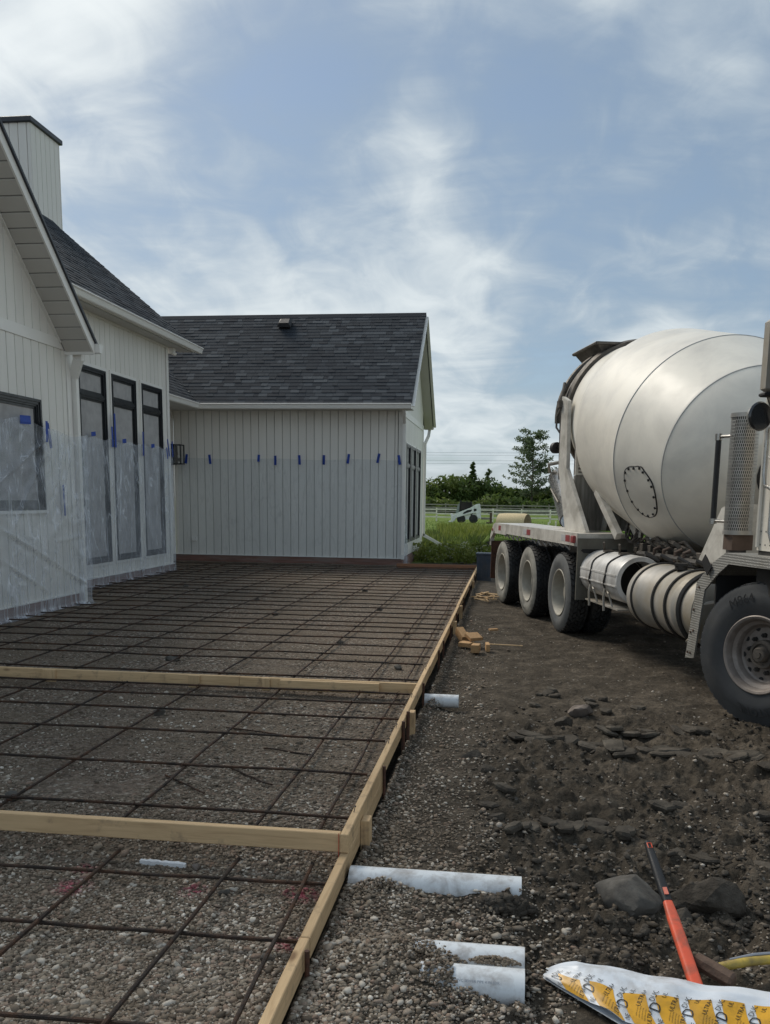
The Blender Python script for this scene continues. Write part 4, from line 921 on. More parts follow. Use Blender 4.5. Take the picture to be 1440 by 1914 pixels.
# ------------------------------------------------------------------ reinforcing bars
def bar_obj(pts, label, group, r=.0085, name='rebar'):
    m = MB(); m.tube(pts, r, 8)
    return m.build(name, MT['steel'], None, True, label, 'rebar', group)
rr_ = random.Random(3)
def wob(a, b, n=9, amp=.006, z=lambda t: 0):
    a, b = Vector(a), Vector(b); return [a.lerp(b, i/(n-1))+Vector((rr_.uniform(-amp, amp), rr_.uniform(-amp, amp), rr_.uniform(-amp, amp)*.6)) for i in range(n)]
ycross = [4.146, 4.854, 5.578, 6.16, 6.63, 7.0]
yc2 = [7.56, 8.33, 8.74, 9.30, 9.815, 10.30, 10.72, 11.10, 11.62, 12.08, 12.6, 13.08, 13.6, 14.15, 14.6, 15.15, 15.7, 16.2, 16.75, 17.3, 17.85, 18.4, 18.95, 19.5, 20.05, 20.45]
GR = 'crosswise reinforcing bars'
for i, y in enumerate(ycross):
    bar_obj(wob((-6.28, y+.02*math.sin(i*2.2), .136), (-.735-.03*abs(math.sin(i)), y, .136), 13), f'crosswise rusty rebar in the middle bay, {ordn(i)} beyond the near crossbeam', GR)
for i, y in enumerate(yc2):
    xl = -6.22 if y < 12.7 else (-7.15 if y < 18.4 else -8.3)
    bar_obj(wob((xl, y+.03*math.sin(i*2.7), .136), (-.74-.04*abs(math.sin(i*1.7)), y, .136), 15, .008), f'crosswise rusty rebar in the far bay, {ordn(i)} beyond the middle crossbeam', GR)
for i, (y, yl) in enumerate(((3.53, 3.50), (3.03, 3.02), (2.43, 2.44))):
    bar_obj(wob((-3.4, yl-.02, .060), (-.735, y, .060), 11, .004), f'crosswise rusty rebar in the nearest bay, {ordn(i)} before the near crossbeam', GR)
GL = 'lengthwise reinforcing bars'
lx = (-.87, -1.18, -1.87, -2.55, -3.22, -3.93, -4.62, -5.28, -5.92)
for i, x in enumerate(lx):
    bar_obj(wob((x-.02*math.sin(i*3), 3.86, .119), (x+.02*math.sin(i*1.3), 20.5, .119), 26, .009), f'long rusty rebar running away from the camera, {ordn(i)} from the outer form', GL)
for i, x in enumerate((-6.62, -7.06)):
    bar_obj(wob((x, 12.75, .118), (x+.02, 20.4, .118), 14, .009), f'long rebar close along the tall window wall, {"farther from" if i == 0 else "right against"} the wall', GL)
for i, (x0, x1) in enumerate(((-.83, -.775), (-1.17, -1.235), (-1.745, -1.79), (-2.42, -2.45))):
    bar_obj(wob((x0, 3.70, .078), (x1, 1.2, .078), 10, .003), f'lengthwise rebar in the nearest bay, {ordn(i)} from the outer form', GL)
ties = MB(); rt_ = random.Random(31)
for yy in (3.53, 3.03, *ycross, *yc2[:6]):
    for xx in ((-.80, -1.20, -1.77, -2.43) if yy < 3.7 else lx):
        if xx < -.7*yy or rt_.random() < .35: continue
        zz = .069 if yy < 3.7 else .128; k = rt_.uniform(-.012, .012); q = .0125
        ties.tube([(xx-q, yy-q, zz), (xx-q*.2, yy-q*.4, zz+.013), (xx+q, yy+q, zz), (xx+q*.2, yy+q*.4, zz-.013), (xx-q, yy-q, zz)], .0022, 4, False)
        ties.tube([(xx+.003, yy-.004, zz+.012), (xx+.012+k, yy-.012, zz+.03), (xx+.02+k, yy-.02+k, zz+.026)], .002, 4)
ties.build('tie_wires', MT['stake'], label='twisted wire ties at the crossings of the rebar mat', cat='wire', kind='stuff')
# loose cut pieces and tie wire lying between the bars
for i, (a, b) in enumerate((((-1.95, 5.9), (-1.45, 5.78)), ((-1.62, 4.98), (-1.30, 4.72)), ((-1.55, 5.45), (-1.2, 5.36)), ((-1.95, 4.78), (-1.62, 4.5)))):
    za = float(padh(a[0], a[1]))+.012; zb = float(padh(b[0], b[1]))+.012
    bar_obj(wob((*a, za), (*b, zb), 6, .004), f'loose offcut of rebar on the gravel of the middle bay, {ordn(i)} of four', 'loose rebar offcuts', .006, 'rebar_offcut')
# spacer stones that carry the mat
for i, (x, y, s, lb) in enumerate(((-3.30, 8.37, .10, 'flat dark spacer stone beyond the middle crossbeam'), (-2.58, 6.2, .075, 'grey spacer stone under a long rebar in the middle bay'), (-2.62, 4.27, .07, 'dark spacer stone at the left, just behind the near crossbeam'),
        (-1.17, 3.47, .036, 'round black stone under a rebar in the nearest bay'), (-1.38, 3.70, .035, 'reddish stone tucked under the near crossbeam'), (-.84, 2.97, .04, 'dark stone beside the pink paint in the nearest bay'),
        (-4.83, 9.7, .07, 'dark spacer block left of centre in the far bay'), (-3.2, 11.9, .07, 'spacer stone by the fifth long rebar in the far bay'), (-1.87, 9.75, .06, 'black spacer clip on the third long rebar in the far bay'), (-1.2, 10.6, .06, 'spacer lump on the second long rebar in the far bay'),
        (-1.86, 12.8, .06, 'distant spacer stone on the third long rebar'), (-3.95, 13.6, .07, 'distant spacer stone on the sixth long rebar'), (-2.5, 15.4, .07, 'distant spacer stone on the fourth long rebar'), (-5.8, 15.4, .08, 'spacer stone near the tall windows'), (-1.02, 8.35, .07, 'flat dark lump near the outer form in the far bay'))):
    rock('spacer_stone', (x, y, float(padh(x, y))+s*.3), (s, s*.7, s*.5), MT['rock' if i != 4 else 'cobble'], 100+i, 2, .2, rot=i*1.3, label=lb, cat='stone', group='spacer stones under the rebar')
# white scrap of foam
m = MB(); r = random.Random(9); n = 16
pts = [(-1.655+.225*k/(n-1), 3.712-.012*k/(n-1)+r.uniform(-.004, .004)) for k in range(n)]
top = [(x, y+.022+r.uniform(-.006, .006)) for x, y in pts[::-1]]; z = float(padh(-1.55, 3.71))+.002
P = [(x, y, z) for x, y in pts+top]; k = len(P); m.add(P+[(x, y, z+.02) for x, y, _ in P], [tuple(range(k))[::-1], tuple(range(k, 2*k))]+[(i, (i+1) % k, k+(i+1) % k, k+i) for i in range(k)])
m.build('foam_scrap', MT['foam'], label='torn strip of white foam half buried in the nearest bay', cat='foam')

# ------------------------------------------------------------------ drain pipes
def pipe(y, x0, x1, z, r, label, dz=0., text=None):
    t = MB(); prof = [(0, r-.007), (0, r), (x1-x0, r), (x1-x0, r-.007), (.03, r-.007)]
    t.lathe(prof, (x0, y, z+dz), (x1-x0, 0, -dz), (0, 0, 1), 40); o = t.build('drain_pipe', MT['pvc'], None, True, label, 'pipe', 'white drain pipes under the form')
    if text:
        q = MB()
        def fn(u, v):
            a = R_(40)+v/r; return (x1-.235+u, y-(r+.0006)*math.cos(a), z+(r+.0006)*math.sin(a))
        add_text(q, text, .013, fn)
        b = q.build('printed_line', MT['pvcprint'], o); b.matrix_parent_inverse = Matrix.Translation(-o.location)
    return o
pipe(3.69, -.655, .105, .01, .07, 'longest white drain pipe, just past the near form corner')
pipe(3.055, -.30, .108, .015, .07, 'middle white drain pipe of the foreground, half buried')
pipe(2.895, -.26, .106, .015, .072, 'nearest white drain pipe with a printed line, dirt lying over it', text='PVC SEWER PIPE 4 IN SDR')
pipe(7.2, -.655, -.37, .045, .055, 'short white pipe stub far off beside the middle crossbeam')
# dirt and gravel lying over the pipes
def mound(n, cx, cy, rx, ry, z0, h, mat, name, label, smin=.004, smax=.0105):
    a = rng.uniform(0, 2*math.pi, n); q = np.sqrt(rng.uniform(0, 1, n)); x = cx+rx*q*np.cos(a); y = cy+ry*q*np.sin(a)
    s = rng.uniform(smin, smax, n); z = z0+h*(1-q**2)*rng.uniform(.2, 1, n)
    stones(name, x, y, z, s, MT[mat], .8, .35, kind='stuff', label=label, cat='gravel')
mound(500, -.50, 3.60, .14, .07, .02, .06, 'gravel', 'gravel', 'gravel heaped over the root of the longest pipe')
mound(1100, -.30, 2.99, .20, .14, .05, .06, 'gravel', 'gravel', 'gravel heaped over the two foreground pipes')
mound(260, .0, 2.99, .09, .022, .062, .022, 'gravel', 'gravel', 'strip of dirt lying on the nearest pipe', .004, .010)
mound(500, -.20, 2.885, .09, .07, .06, .05, 'gravel', 'gravel', 'gravel lying over the root of the nearest pipe')
mound(800, -.14, 2.81, .17, .06, .0, .06, 'gravel', 'gravel', 'gravel banked against the front of the nearest pipe')
mound(420, .03, 3.57, .13, .05, -.01, .06, 'clod', 'soil_crumbs', 'dark clay crumbs banked against the longest pipe', .008, .026)
mound(200, -.58, 7.15, .07, .10, .02, .06, 'gravel', 'gravel', 'gravel heaped on the far pipe stub')

# ------------------------------------------------------------------ rocks and clods
def g1(x, y): return float(gh(x, y))
rock('boulder', (.575, 3.63, .045), (.175, .12, .105), MT['rock'], 1, 4, .20, label='long sloping dark boulder under the orange handle', cat='rock', rot=-.12)
rock('boulder', (.90, 3.68, .045), (.155, .12, .125), MT['clod'], 2, 3, .42, True, label='craggy dark lump of clay right of the orange handle', cat='rock', rot=.1)
rock('boulder', (.775, 3.60, .0), (.055, .06, .055), MT['clod'], 3, 3, .3, label='small broken clay lump between the two boulders', cat='rock')
rock('boulder', (.625, 7.05, .05), (.125, .10, .075), MT['cobble'], 4, 4, .14, label='pale rounded fieldstone on the mud before the truck', cat='rock', rot=.15)
rock('boulder', (.46, 6.75, .02), (.10, .07, .06), MT['clod'], 5, 3, .3, label='dark angular clod just in front of the pale fieldstone', cat='rock', rot=.4)
rock('boulder', (-.19, 5.72, .02), (.085, .06, .05), MT['clod'], 6, 3, .3, label='dark clod by the gravel edge, the farther of a pair', cat='rock', rot=.2)
rock('boulder', (-.09, 5.42, .02), (.085, .06, .055), MT['clod'], 7, 3, .3, label='dark pointed clod by the gravel edge, the nearer of a pair', cat='rock', rot=-.3)
def slab(name, c, a, b, th, seed, **kw):
    r = random.Random(seed); n = r.choice((6, 7, 8, 9)); base = [(2*math.pi*(k+r.uniform(-.3, .3))/n, r.uniform(.72, 1.12)) for k in range(n)]
    ring = lambda f, z, jz: [(a*q*f*math.cos(t), b*q*f*math.sin(t), z+r.uniform(-jz, jz)) for t, q in base]
    lo, mid, hi = ring(.92, -th*.8, 0), ring(1.04, th*.25, th*.25), ring(.86, th*.85, th*.18); cen = [(r.uniform(-.2, .2)*a, r.uniform(-.2, .2)*b, th*.9)]
    m = MB(); m.add(lo+mid+hi+cen, [(q*n+k, q*n+(k+1) % n, (q+1)*n+(k+1) % n, (q+1)*n+k) for q in range(2) for k in range(n)]+[(2*n+k, 2*n+(k+1) % n, 3*n) for k in range(n)]+[tuple(range(n))[::-1]])
    o = m.build(name, MT['slab'], **kw); o.data.transform(Matrix.Translation((0, 0, -th*.8))); o.location = c; o.rotation_euler = (r.uniform(-.2, .2), r.uniform(-.2, .2), r.uniform(0, 6.3)); return o
MT['slab'] = pmat('mud_slab', (.105, .092, .075), .95, var=.35, scale=11, dirt=(.045, .039, .033), dirt_amt=.45, dirt_scale=7, bmp=.8, bscale=70, rand=.3, spec=.15)
cl = []
r = random.Random(21)
for i in range(30):            # plates of cracked mud pushed up in a row across the yard
    x = .12+1.75*i/29+r.uniform(-.03, .03); y = 6.15-.22*(x-.1)+r.uniform(-.16, .16); cl.append((x, y, r.uniform(.05, .11), r.uniform(.04, .07), r.uniform(.018, .034)))
for i in range(10): cl.append((.75+.09*i+r.uniform(-.04, .04), 6.6+r.uniform(-.15, .15), r.uniform(.05, .10), r.uniform(.03, .06), r.uniform(.014, .03)))
for i in range(16): cl.append((r.uniform(-.1, 1.5), r.uniform(3.95, 5.2), r.uniform(.03, .07), r.uniform(.025, .05), r.uniform(.015, .032)))
for i in range(12): cl.append((.0+.06*i+r.uniform(-.02, .02), 4.45+r.uniform(-.1, .1), r.uniform(.03, .06), r.uniform(.03, .05), r.uniform(.02, .036)))
for i in range(10): cl.append((r.uniform(.25, 1.15), r.uniform(7.0, 8.0), r.uniform(.03, .07), r.uniform(.03, .05), r.uniform(.015, .03)))
for i, (x, y, a, b, c) in enumerate(cl):
    slab('mud_clod', (x, y, g1(x, y)+c*.4), a*1.3, b*1.35, c*.75, 300+i, label=(f'mud slab in the cracked row before the front wheel, {ordn(i)} from the left' if i < 30 else f'clod just beyond the cracked row, {ordn(i-30)} from the left' if i < 40 else f'loose clod between the boulders and the cracked row, {ordn(int(np.argsort(np.argsort([q[0] for q in cl[40:56]]))[i-40]))} from the left' if i < 56 else f'clod in the short line before the longest pipe, {ordn(i-56)} from the left' if i < 68 else f'small clod on the smooth soil before the truck, {ordn(int(np.argsort(np.argsort([q[0] for q in cl[68:]]))[i-68]))} from the left'), cat='clod', group='dried mud clods across the yard')

# ------------------------------------------------------------------ tools and bag
tool = empty('long_handled_tool', (.66, 3.3, 0), 'orange and black fibreglass tool handle leaning on the dark boulder', 'tool')
A = Vector((.603, 3.545, .335)); Bq = Vector((.702, 2.99, .04)); ax_ = (Bq-A).normalized(); sx = Vector((1, .15, 0)); sx = (sx-ax_*sx.dot(ax_)).normalized(); ny = ax_.cross(sx)
def oval(mb, s0, s1, w0, w1, t0, t1, n=14):
    L_ = (Bq-A).length; rows = []
    for q in range(7):
        f = q/6; s = s0+(s1-s0)*f; w = w0+(w1-w0)*f; t = t0+(t1-t0)*f; c = A+ax_*s
        e = .8 if q in (0, 6) else 1
        rows.append([c+sx*(w*e*math.copysign(abs(math.cos(u))**.6, math.cos(u)))+ny*(t*e*math.copysign(abs(math.sin(u))**.6, math.sin(u))) for u in (2*math.pi*k/n for k in range(n))])
    vs = [p for rw in rows for p in rw]
    mb.add(vs, [(i*n+k, i*n+(k+1) % n, (i+1)*n+(k+1) % n, (i+1)*n+k) for i in range(6) for k in range(n)]+[tuple(range(n))[::-1], tuple(range(6*n, 7*n))])
Lt = (Bq-A).length
m = MB(); oval(m, 0, Lt*.46, .014, .021, .014, .017); m.build('grip', MT['grip'], tool, True)
m = MB(); oval(m, Lt*.462, Lt+.10, .022, .024, .016, .018); m.build('handle', MT['orange'], tool, True)
m = MB(); c = A+ax_*.028; m.tube([c+sx*.008*sx_+ax_*ay_-ny*.0135*(-1 if ny.y > 0 else 1)*-1 for sx_, ay_ in ((-1, -.012), (1, -.012), (1, .012), (-1, .012), (-1, -.012))], .0022, 5); m.build('eyelet', MT['orange'], tool)
front = ny if ny.y < 0 else -ny
m = MB(); c = A+ax_*(Lt*.40)+front*.0172; m.obox(c, sx*.008, ax_*.016, front*.002); m.build('inlay', pmat('orange_inlay', (.85, .25, .17), .5), tool)
sl_ = empty('sledgehammer', (.85, 3.05, 0), 'sledgehammer with rusty head and yellow handle lying by the bag', 'hammer')
m = MB(); hd = Vector((.78, 3.065, .055)); hax = Vector((.55, -.45, -.12)).normalized()
m.lathe([(-.075, 0), (-.075, .022), (-.066, .030), (-.02, .031), (.02, .031), (.066, .030), (.075, .022), (.075, 0)], hd, hax, (0, 0, 1), 8); m.build('head', MT['rusthead'], sl_, True, angle=25)
m = MB(); m.tube([(.80, 3.085, .06), (.83, 3.085, .066), (.90, 3.10, .078), (1.05, 3.13, .09), (1.5, 3.2, .085)], [.013, .017, .017, .016, .016], 10); m.build('handle', MT['yellow'], sl_, True)
m = MB(); m.tube([(.842, 3.10, .083), (.93, 3.12, .098), (1.06, 3.145, .107)], [.004, .006, .005], 6); m.build('handle_edge', MT['pvcprint'], sl_, True)

bag = empty('cement_bag', (.6, 2.87, 0), 'flattened white and yellow printed bag lying in the foreground', 'bag')
def bagf(s, t):
    s = np.asarray(s, float); t = np.asarray(t, float)
    yb = 3.045-.135*s+.012*np.sin(s*9); yf = np.interp(s, [0, .05, .24, 1.2], [2.985, 2.93, 2.735, 2.66])
    y = yb+(yf-yb)*t; taper = np.clip(s/.10, 0, 1)**.7
    prof = np.interp(t, [0, .10, .34, .6, 1], [.10, .88, 1.0, .62, 0])
    z = .018+.058*taper*prof+.010*np.sin(s*31+t*5)*taper*(.3+t)*(1-t)+.006*fbm(s*1.0, t*.5, 14, 3, 5)*4*taper*t*(1.2-t)
    z = z+.020*np.exp(-((s-.20)/.05)**2)*np.clip((t-.55)*2, 0, 1)
    return np.stack([.185+s+.01*np.sin(t*6), y, z+.004], -1)
S, T = np.meshgrid(np.linspace(0, 1.15, 150), np.linspace(0, 1, 46)); V = bagf(S, T); nt, ns = V.shape[:2]
top = V.reshape(-1, 3); bot = top.copy(); bot[:, 2] = np.minimum(bot[:, 2]-.003, .012); i = (np.arange(nt-1)[:, None]*ns+np.arange(ns-1)[None]).ravel(); F = np.stack([i, i+1, i+1+ns, i+ns], 1)
loc = np.array([.6, 2.87, 0])
np_mesh('bag_body', np.concatenate([top, bot]), np.concatenate([F, F[:, ::-1]+len(top)]), MT['bagwhite'], True, bag)
def bagpt(s, t, off=.0012):
    p = bagf(s, t); e = 1e-3; a = bagf(s+e, t)-p; b = bagf(s, t+e)-p; n = np.cross(b, a); n /= np.linalg.norm(n); n = n if n[2] > 0 else -n
    return p+n*off
TS = .30                                         # metres of bag depth per unit t, roughly
yb_ = MB()
def tstart(s): return .52+.05*math.sin(s*7)+(.10*math.exp(-((s-.10)/.06)**2))
blocks = []
s0 = .045; 
while s0 < 1.12: blocks.append(s0); s0 += .104
for s0 in blocks:
    w = .074; nu, nv = 10, 14; base = len(yb_.v); vs = []
    for v in range(nv+1):
        for u in range(nu+1):
            ss = s0+w*u/nu; tt = tstart(ss)+(1.0-tstart(ss))*v/nv; vs.append(bagpt(min(1.14, ss+.025*(v/nv)), min(tt, .995), .0016))
    yb_.add(vs, [(v*(nu+1)+u, v*(nu+1)+u+1, (v+1)*(nu+1)+u+1, (v+1)*(nu+1)+u) for v in range(nv) for u in range(nu)])
yb_.build('yellow_print', MT['bagyellow'], bag, True)
ink = MB()
def bag_text(s, size, so, to, rot=R_(72)):
    # text runs up the bag front; so, to: where its foot stands
    def fn(x, y):
        ds = x*math.cos(rot)-y*math.sin(rot); dt = -(x*math.sin(rot)+y*math.cos(rot))/TS
        return bagpt(so+ds, min(max(to+dt, .49), .99), .0028)
    add_text(ink, s, size, fn)
for k, s0 in enumerate(blocks):
    q = .0
    bag_text('DUCHE', .026, s0-.002, .66, R_(74)); bag_text('D', .052, s0+.014, .80, R_(74)); bag_text('NE', .022, s0+.012, .97, R_(74))
    bag_text('ULTRA+', .021, s0+.058, .74, R_(74)); bag_text('ULTRA+', .020, s0+.080, .98, R_(74)); bag_text('ULTRA+', .020, s0+.034, .58, R_(74))
    for j in range(4): bag_text('polymer base mix 20 kg', .0052, s0+.041+.0075*j, .88+.02*j, R_(74))
ink.build('lettering', MT['ink'], bag)

# ------------------------------------------------------------------ wood scraps
def scrap(name, c, half, rz, rx, label, group, ry=0., mat='offcut'):
    m = MB(); m.box((-half[0], -half[1], -half[2]), half, .003); o = m.build(name, MT[mat], label=label, cat='wood scrap', group=group)
    o.location = c; o.rotation_euler = (rx, ry, rz); me = o.data
    vs = np.array([v.co[:] for v in me.vertices]); mid = (vs.min(0)+vs.max(0))/2
    for v in me.vertices: v.co = Vector(v.co)-Vector(mid)
    return o
GB = 'offcut wood blocks in a small pile'
for c, h, rz, rx, lb in (((-.52, 10.50, .10), (.045, .10, .05), .5, .5, 'upright offcut block at the left of the small pile'), ((-.37, 10.25, .125), (.085, .07, .02), .6, .35, 'square flat offcut on top of the small pile'),
        ((-.33, 9.86, .055), (.045, .075, .044), -.1, 0, 'thick offcut block at the front of the small pile'), ((-.20, 10.0, .05), (.022, .06, .042), .12, .1, 'narrow offcut block at the right of the small pile'),
        ((-.45, 10.15, .05), (.075, .06, .025), -.4, .05, 'low dark offcut under the small pile'), ((-.48, 10.75, .06), (.05, .04, .03), .9, .2, 'small offcut behind the pile')):
    scrap('wood_block', c, h, rz, rx, lb, GB)
scrap('wood_stick', (.0, 10.15, .055), (.20, .010, .006), -.12, 0, 'thin yellow stick poking out of the block pile', GB, mat='woodx')
scrap('wood_block', (-.16, 11.45, .04), (.06, .025, .012), .5, .1, 'lone wood chip between the block pile and the kindling', GB)
r = random.Random(4); kx = []
for i in range(15):
    cx, cy = -.34+r.uniform(-.17, .20), 15.2+r.uniform(-.5, .5)
    kx.append(cx); scrap('kindling_stick', (cx, cy, .05+.012*(i % 4)), (r.uniform(.12, .24), r.uniform(.009, .02), .009), r.uniform(-.9, 1.6), r.uniform(-.05, .05), f'splintered wood strip in the heap by the rear wheel, {ordn(i)} laid', 'splintered kindling by the rear wheel', r.uniform(-.08, .08), 'woodx')

ks = sorted([o for o in COL.objects if o.name.startswith('kindling_stick')], key=lambda o: o.location.x)
for i, o in enumerate(ks): o['label'] = f'splintered wood strip in the heap by the rear wheel, {ordn(i)} from the left'

# ------------------------------------------------------------------ the mixer truck
TH = .236
TO = Vector((.653+4.886*math.sin(TH), 11.674-4.886*math.cos(TH), 0))
truck = empty('mixer_truck', TO, 'dusty white concrete mixer truck parked along the gravel pad', 'truck', world=False, rz=TH)
def P(u, v, w): return (v, u, w)                     # u back along the truck, v inwards from its near side, w up
def tb(mb, u0, u1, v0, v1, w0, w1, bev=0.): return mb.box((v0, u0, w0), (v1, u1, w1), bev)
def tpart(mb, name, mat, smooth=False, parent=None, **k): return mb.build(name, MT[mat] if isinstance(mat, str) else mat, parent or truck, smooth, **k)
# --- wheels (local: outer face towards -X, axle along X)
def tyre_mesh(name, Rt, W, rr, mat, blocks, rows, lug, shoulder=.05):
    m = MB(); h = Rt-rr
    prof = [(.045, rr-.004), (.020, rr+.012), (.012, rr+.04), (.002, rr+.35*h), (.0, rr+.45*h), (.004, rr+.62*h), (.006, rr+.64*h), (.012, rr+.80*h), (shoulder*.5, Rt-lug-.006), (shoulder, Rt-lug)]
    prof = prof+[(W-a, r) for a, r in prof[::-1]]
    m.lathe(prof, (0, 0, 0), (1, 0, 0), (0, 0, 1), 64)
    x0, x1 = shoulder*.42, W-shoulder*.42; rw = (x1-x0)/rows
    for q in range(rows):
        for k in range(blocks):
            a = 2*math.pi*(k+(.5 if q % 2 else 0)+.07*math.sin(q*5+k*1.7))/blocks; da = 2*math.pi/blocks*.36; sl_ = da*.55*(1 if q % 2 else -1)
            edge = q in (0, rows-1); xa, xb = x0+rw*q+.004, x0+rw*(q+1)-.004
            vs = []
            for x, sg in ((xa, -1), (xb, 1)):
                for aa in (a-da+sl_*sg, a+da+sl_*sg):
                    for rad in (Rt-lug-.012, Rt-(.012 if edge and (x == xa) == (q == 0) else 0)): vs.append((x, rad*math.sin(aa), rad*math.cos(aa)))
            m.add(vs, [(0,1,3,2),(4,6,7,5),(1,5,7,3),(0,2,6,4),(0,4,5,1),(2,3,7,6)])
    return m
def arc_text(mb, s, size, Rb, a_mid, x, flip=1):
    vs, fs = text_polys(s, size); w = max(v[0] for v in vs)
    out = []
    for px, py, _ in vs:
        ang = a_mid+(px-w/2)/(Rb+py)                    # clockwise seen from outside (from -X, +Y is to the left)
        out.append((x-.0035, -(Rb+py)*math.sin(ang), (Rb+py)*math.cos(ang)))
    n = len(out); mb.add(out+[(p[0]-.002, p[1], p[2]) for p in out], [f for f in fs]+[tuple(i+n for i in f[::-1]) for f in fs])
def rear_wheel(u, vface, side, tyre_mat, first=None, outer=True):
    if first is not None:
        w = first.copy(); COL.objects.link(w); kids = []
        for c in first.children:
            d = c.copy(); COL.objects.link(d); d.parent = w
            if c.name.startswith('tyre'): d.material_slots[0].link = 'OBJECT'; d.material_slots[0].material = MT['rubber']; d.material_slots[1].link = 'OBJECT'; d.material_slots[1].material = MT[tyre_mat]
    else:
        Rt, rr = .526, .298; m = MB()
        m.lathe([(.05, rr-.004), (.016, rr+.010), (.010, rr+.004), (.012, rr-.008), (.022, rr-.016), (.05, rr-.030), (.10, rr-.040), (.150, rr-.052), (.172, rr-.085), (.178, .17), (.165, .155), (.165, .0)], (0, 0, 0), (1, 0, 0), (0, 0, 1), 56)
        w = m.build('wheel', MT['rimdust'], truck, True, angle=30)
        t = tyre_mesh('tyre', Rt, .285, rr, None, 42, 5, .020).build('tyre', [MT['rubber'], MT[tyre_mat]], w, True, angle=35)
        for p in t.data.polygons:
            c = p.center; rad = math.hypot(c.y, c.z)
            p.material_index = 1 if (c.x < .030 and rad < Rt-.030) else 0
        h = MB(); h.lathe([(.166, .0), (.10, .0)][::-1], (0, 0, 0), (1, 0, 0), (0, 0, 1), 4); h = MB()
        h.lathe([(.176, .125), (.118, .112), (.108, .095), (.106, 0)], (0, 0, 0), (1, 0, 0), (0, 0, 1), 28); h.build('hub', MT['rimdust'], w, True)
        nb = MB()
        for k in range(10):
            a = 2*math.pi*k/10; nb.tube([(.172, .150*math.sin(a), .150*math.cos(a)), (.148, .150*math.sin(a), .150*math.cos(a))], .014, 6)
        nb.build('lug_nuts', MT['rimdust'], w)
        hh = MB()
        for k in range(5):
            a = 2*math.pi*(k+.3)/5; hh.tube([(.1735, .208*math.sin(a), .208*math.cos(a)), (.1715, .208*math.sin(a), .208*math.cos(a))], .026, 14)
        hh.build('hand_holes', MT['black'], w)
        tx = MB(); arc_text(tx, 'STEELTRAC 11R22.5', .035, .40, R_(-10), .002); tx.build('lettering', MT[tyre_mat], w)
    w.location = (vface, u, .526); w.rotation_euler = (random.Random(u).uniform(0, 6), 0, math.pi if side < 0 else 0)
    return w
w1 = rear_wheel(4.886, 0, 1, 'sidedark')
for (u, v, sgn, mt) in ((6.51, 0, 1, 'sidedust'), (8.17, 0, 1, 'sidedust'), (4.886, .31, 1, 'rubber'), (6.51, .31, 1, 'rubber'), (8.17, .31, 1, 'rubber'),
                        (4.886, 2.56, -1, 'sidedust'), (6.51, 2.56, -1, 'sidedust'), (8.17, 2.56, -1, 'sidedust'), (4.886, 2.25, -1, 'rubber'), (6.51, 2.25, -1, 'rubber'), (8.17, 2.25, -1, 'rubber')):
    rear_wheel(u, v, sgn, mt, w1)
Rf, rrf = .562, .288
m = MB()
m.lathe([(.06, rrf-.006), (.022, rrf+.012), (.010, rrf+.018), (.004, rrf+.010), (.010, rrf-.006), (.028, rrf-.018), (.060, rrf-.026), (.075, rrf-.052), (.088, rrf-.060), (.120, rrf-.066), (.135, rrf-.082), (.133, .16), (.128, .125), (.126, .112)], (0, 0, 0), (1, 0, 0), (0, 0, 1), 72)
fwheel = m.build('wheel', MT['rimfront'], truck, True, angle=28)
ft = tyre_mesh('tyre', Rf, .40, rrf, None, 58, 6, .014, .045).build('tyre', MT['rubberfront'], fwheel, True, angle=35)
h = MB(); h.lathe([(.13, .112), (.075, .110), (.066, .104), (.066, .085), (.085, .080), (.085, .062), (.040, .058), (.028, .050), (.028, .0)], (0, 0, 0), (1, 0, 0), (0, 0, 1), 36); h.build('hub', MT['greasy'], fwheel, True, angle=30)
h = MB(); h.lathe([(.028, .028), (.016, .026), (.016, 0)], (0, 0, 0), (1, 0, 0), (0, 0, 1), 8); h.build('hub_cap', MT['greasy'], fwheel)
for k in range(10):
    a = 2*math.pi*(k+.25)/10; c = (.146*math.sin(a), .146*math.cos(a)); m = MB()
    m.tube([(.130, *c), (.104, *c)], .0195, 6); m.tube([(.104, *c), (.088, *c)], .010, 8); m.build('lug_nut', MT['chassis'], fwheel)
for k in range(10):
    a = 2*math.pi*(k+.75)/10; c = (.213*math.sin(a)*.98, .213*math.cos(a)*.98); m = MB(); m.tube([(.1345, *c), (.1305, *c)], .0205, 16); m.build('hand_hole', MT['black'], fwheel)
m = MB(); a = R_(-125); m.obox((.131, .158*math.sin(-a)*-1, .158*math.cos(a)), (.0012, 0, 0), (0, .022, -.010), (0, .004, .008)); m.build('paint_mark', MT['redmark'], fwheel)
m = MB(); arc_text(m, 'M864', .105, .405, R_(-22), .0005); arc_text(m, 'BRIDGESTONE', .088, .410, R_(158), .0005); arc_text(m, '425/65R22.5', .03, .43, R_(62), .0025); m.build('lettering', MT['rubberlet'], fwheel)
fwheel.location = (.106, .0, .562); fwheel.rotation_euler = (0, 0, R_(24))
fw2 = fwheel.copy(); COL.objects.link(fw2)
for c in fwheel.children:
    d = c.copy(); COL.objects.link(d); d.parent = fw2
fw2.location = (2.46, 0, .562); fw2.rotation_euler = (.7, 0, math.pi+R_(24))
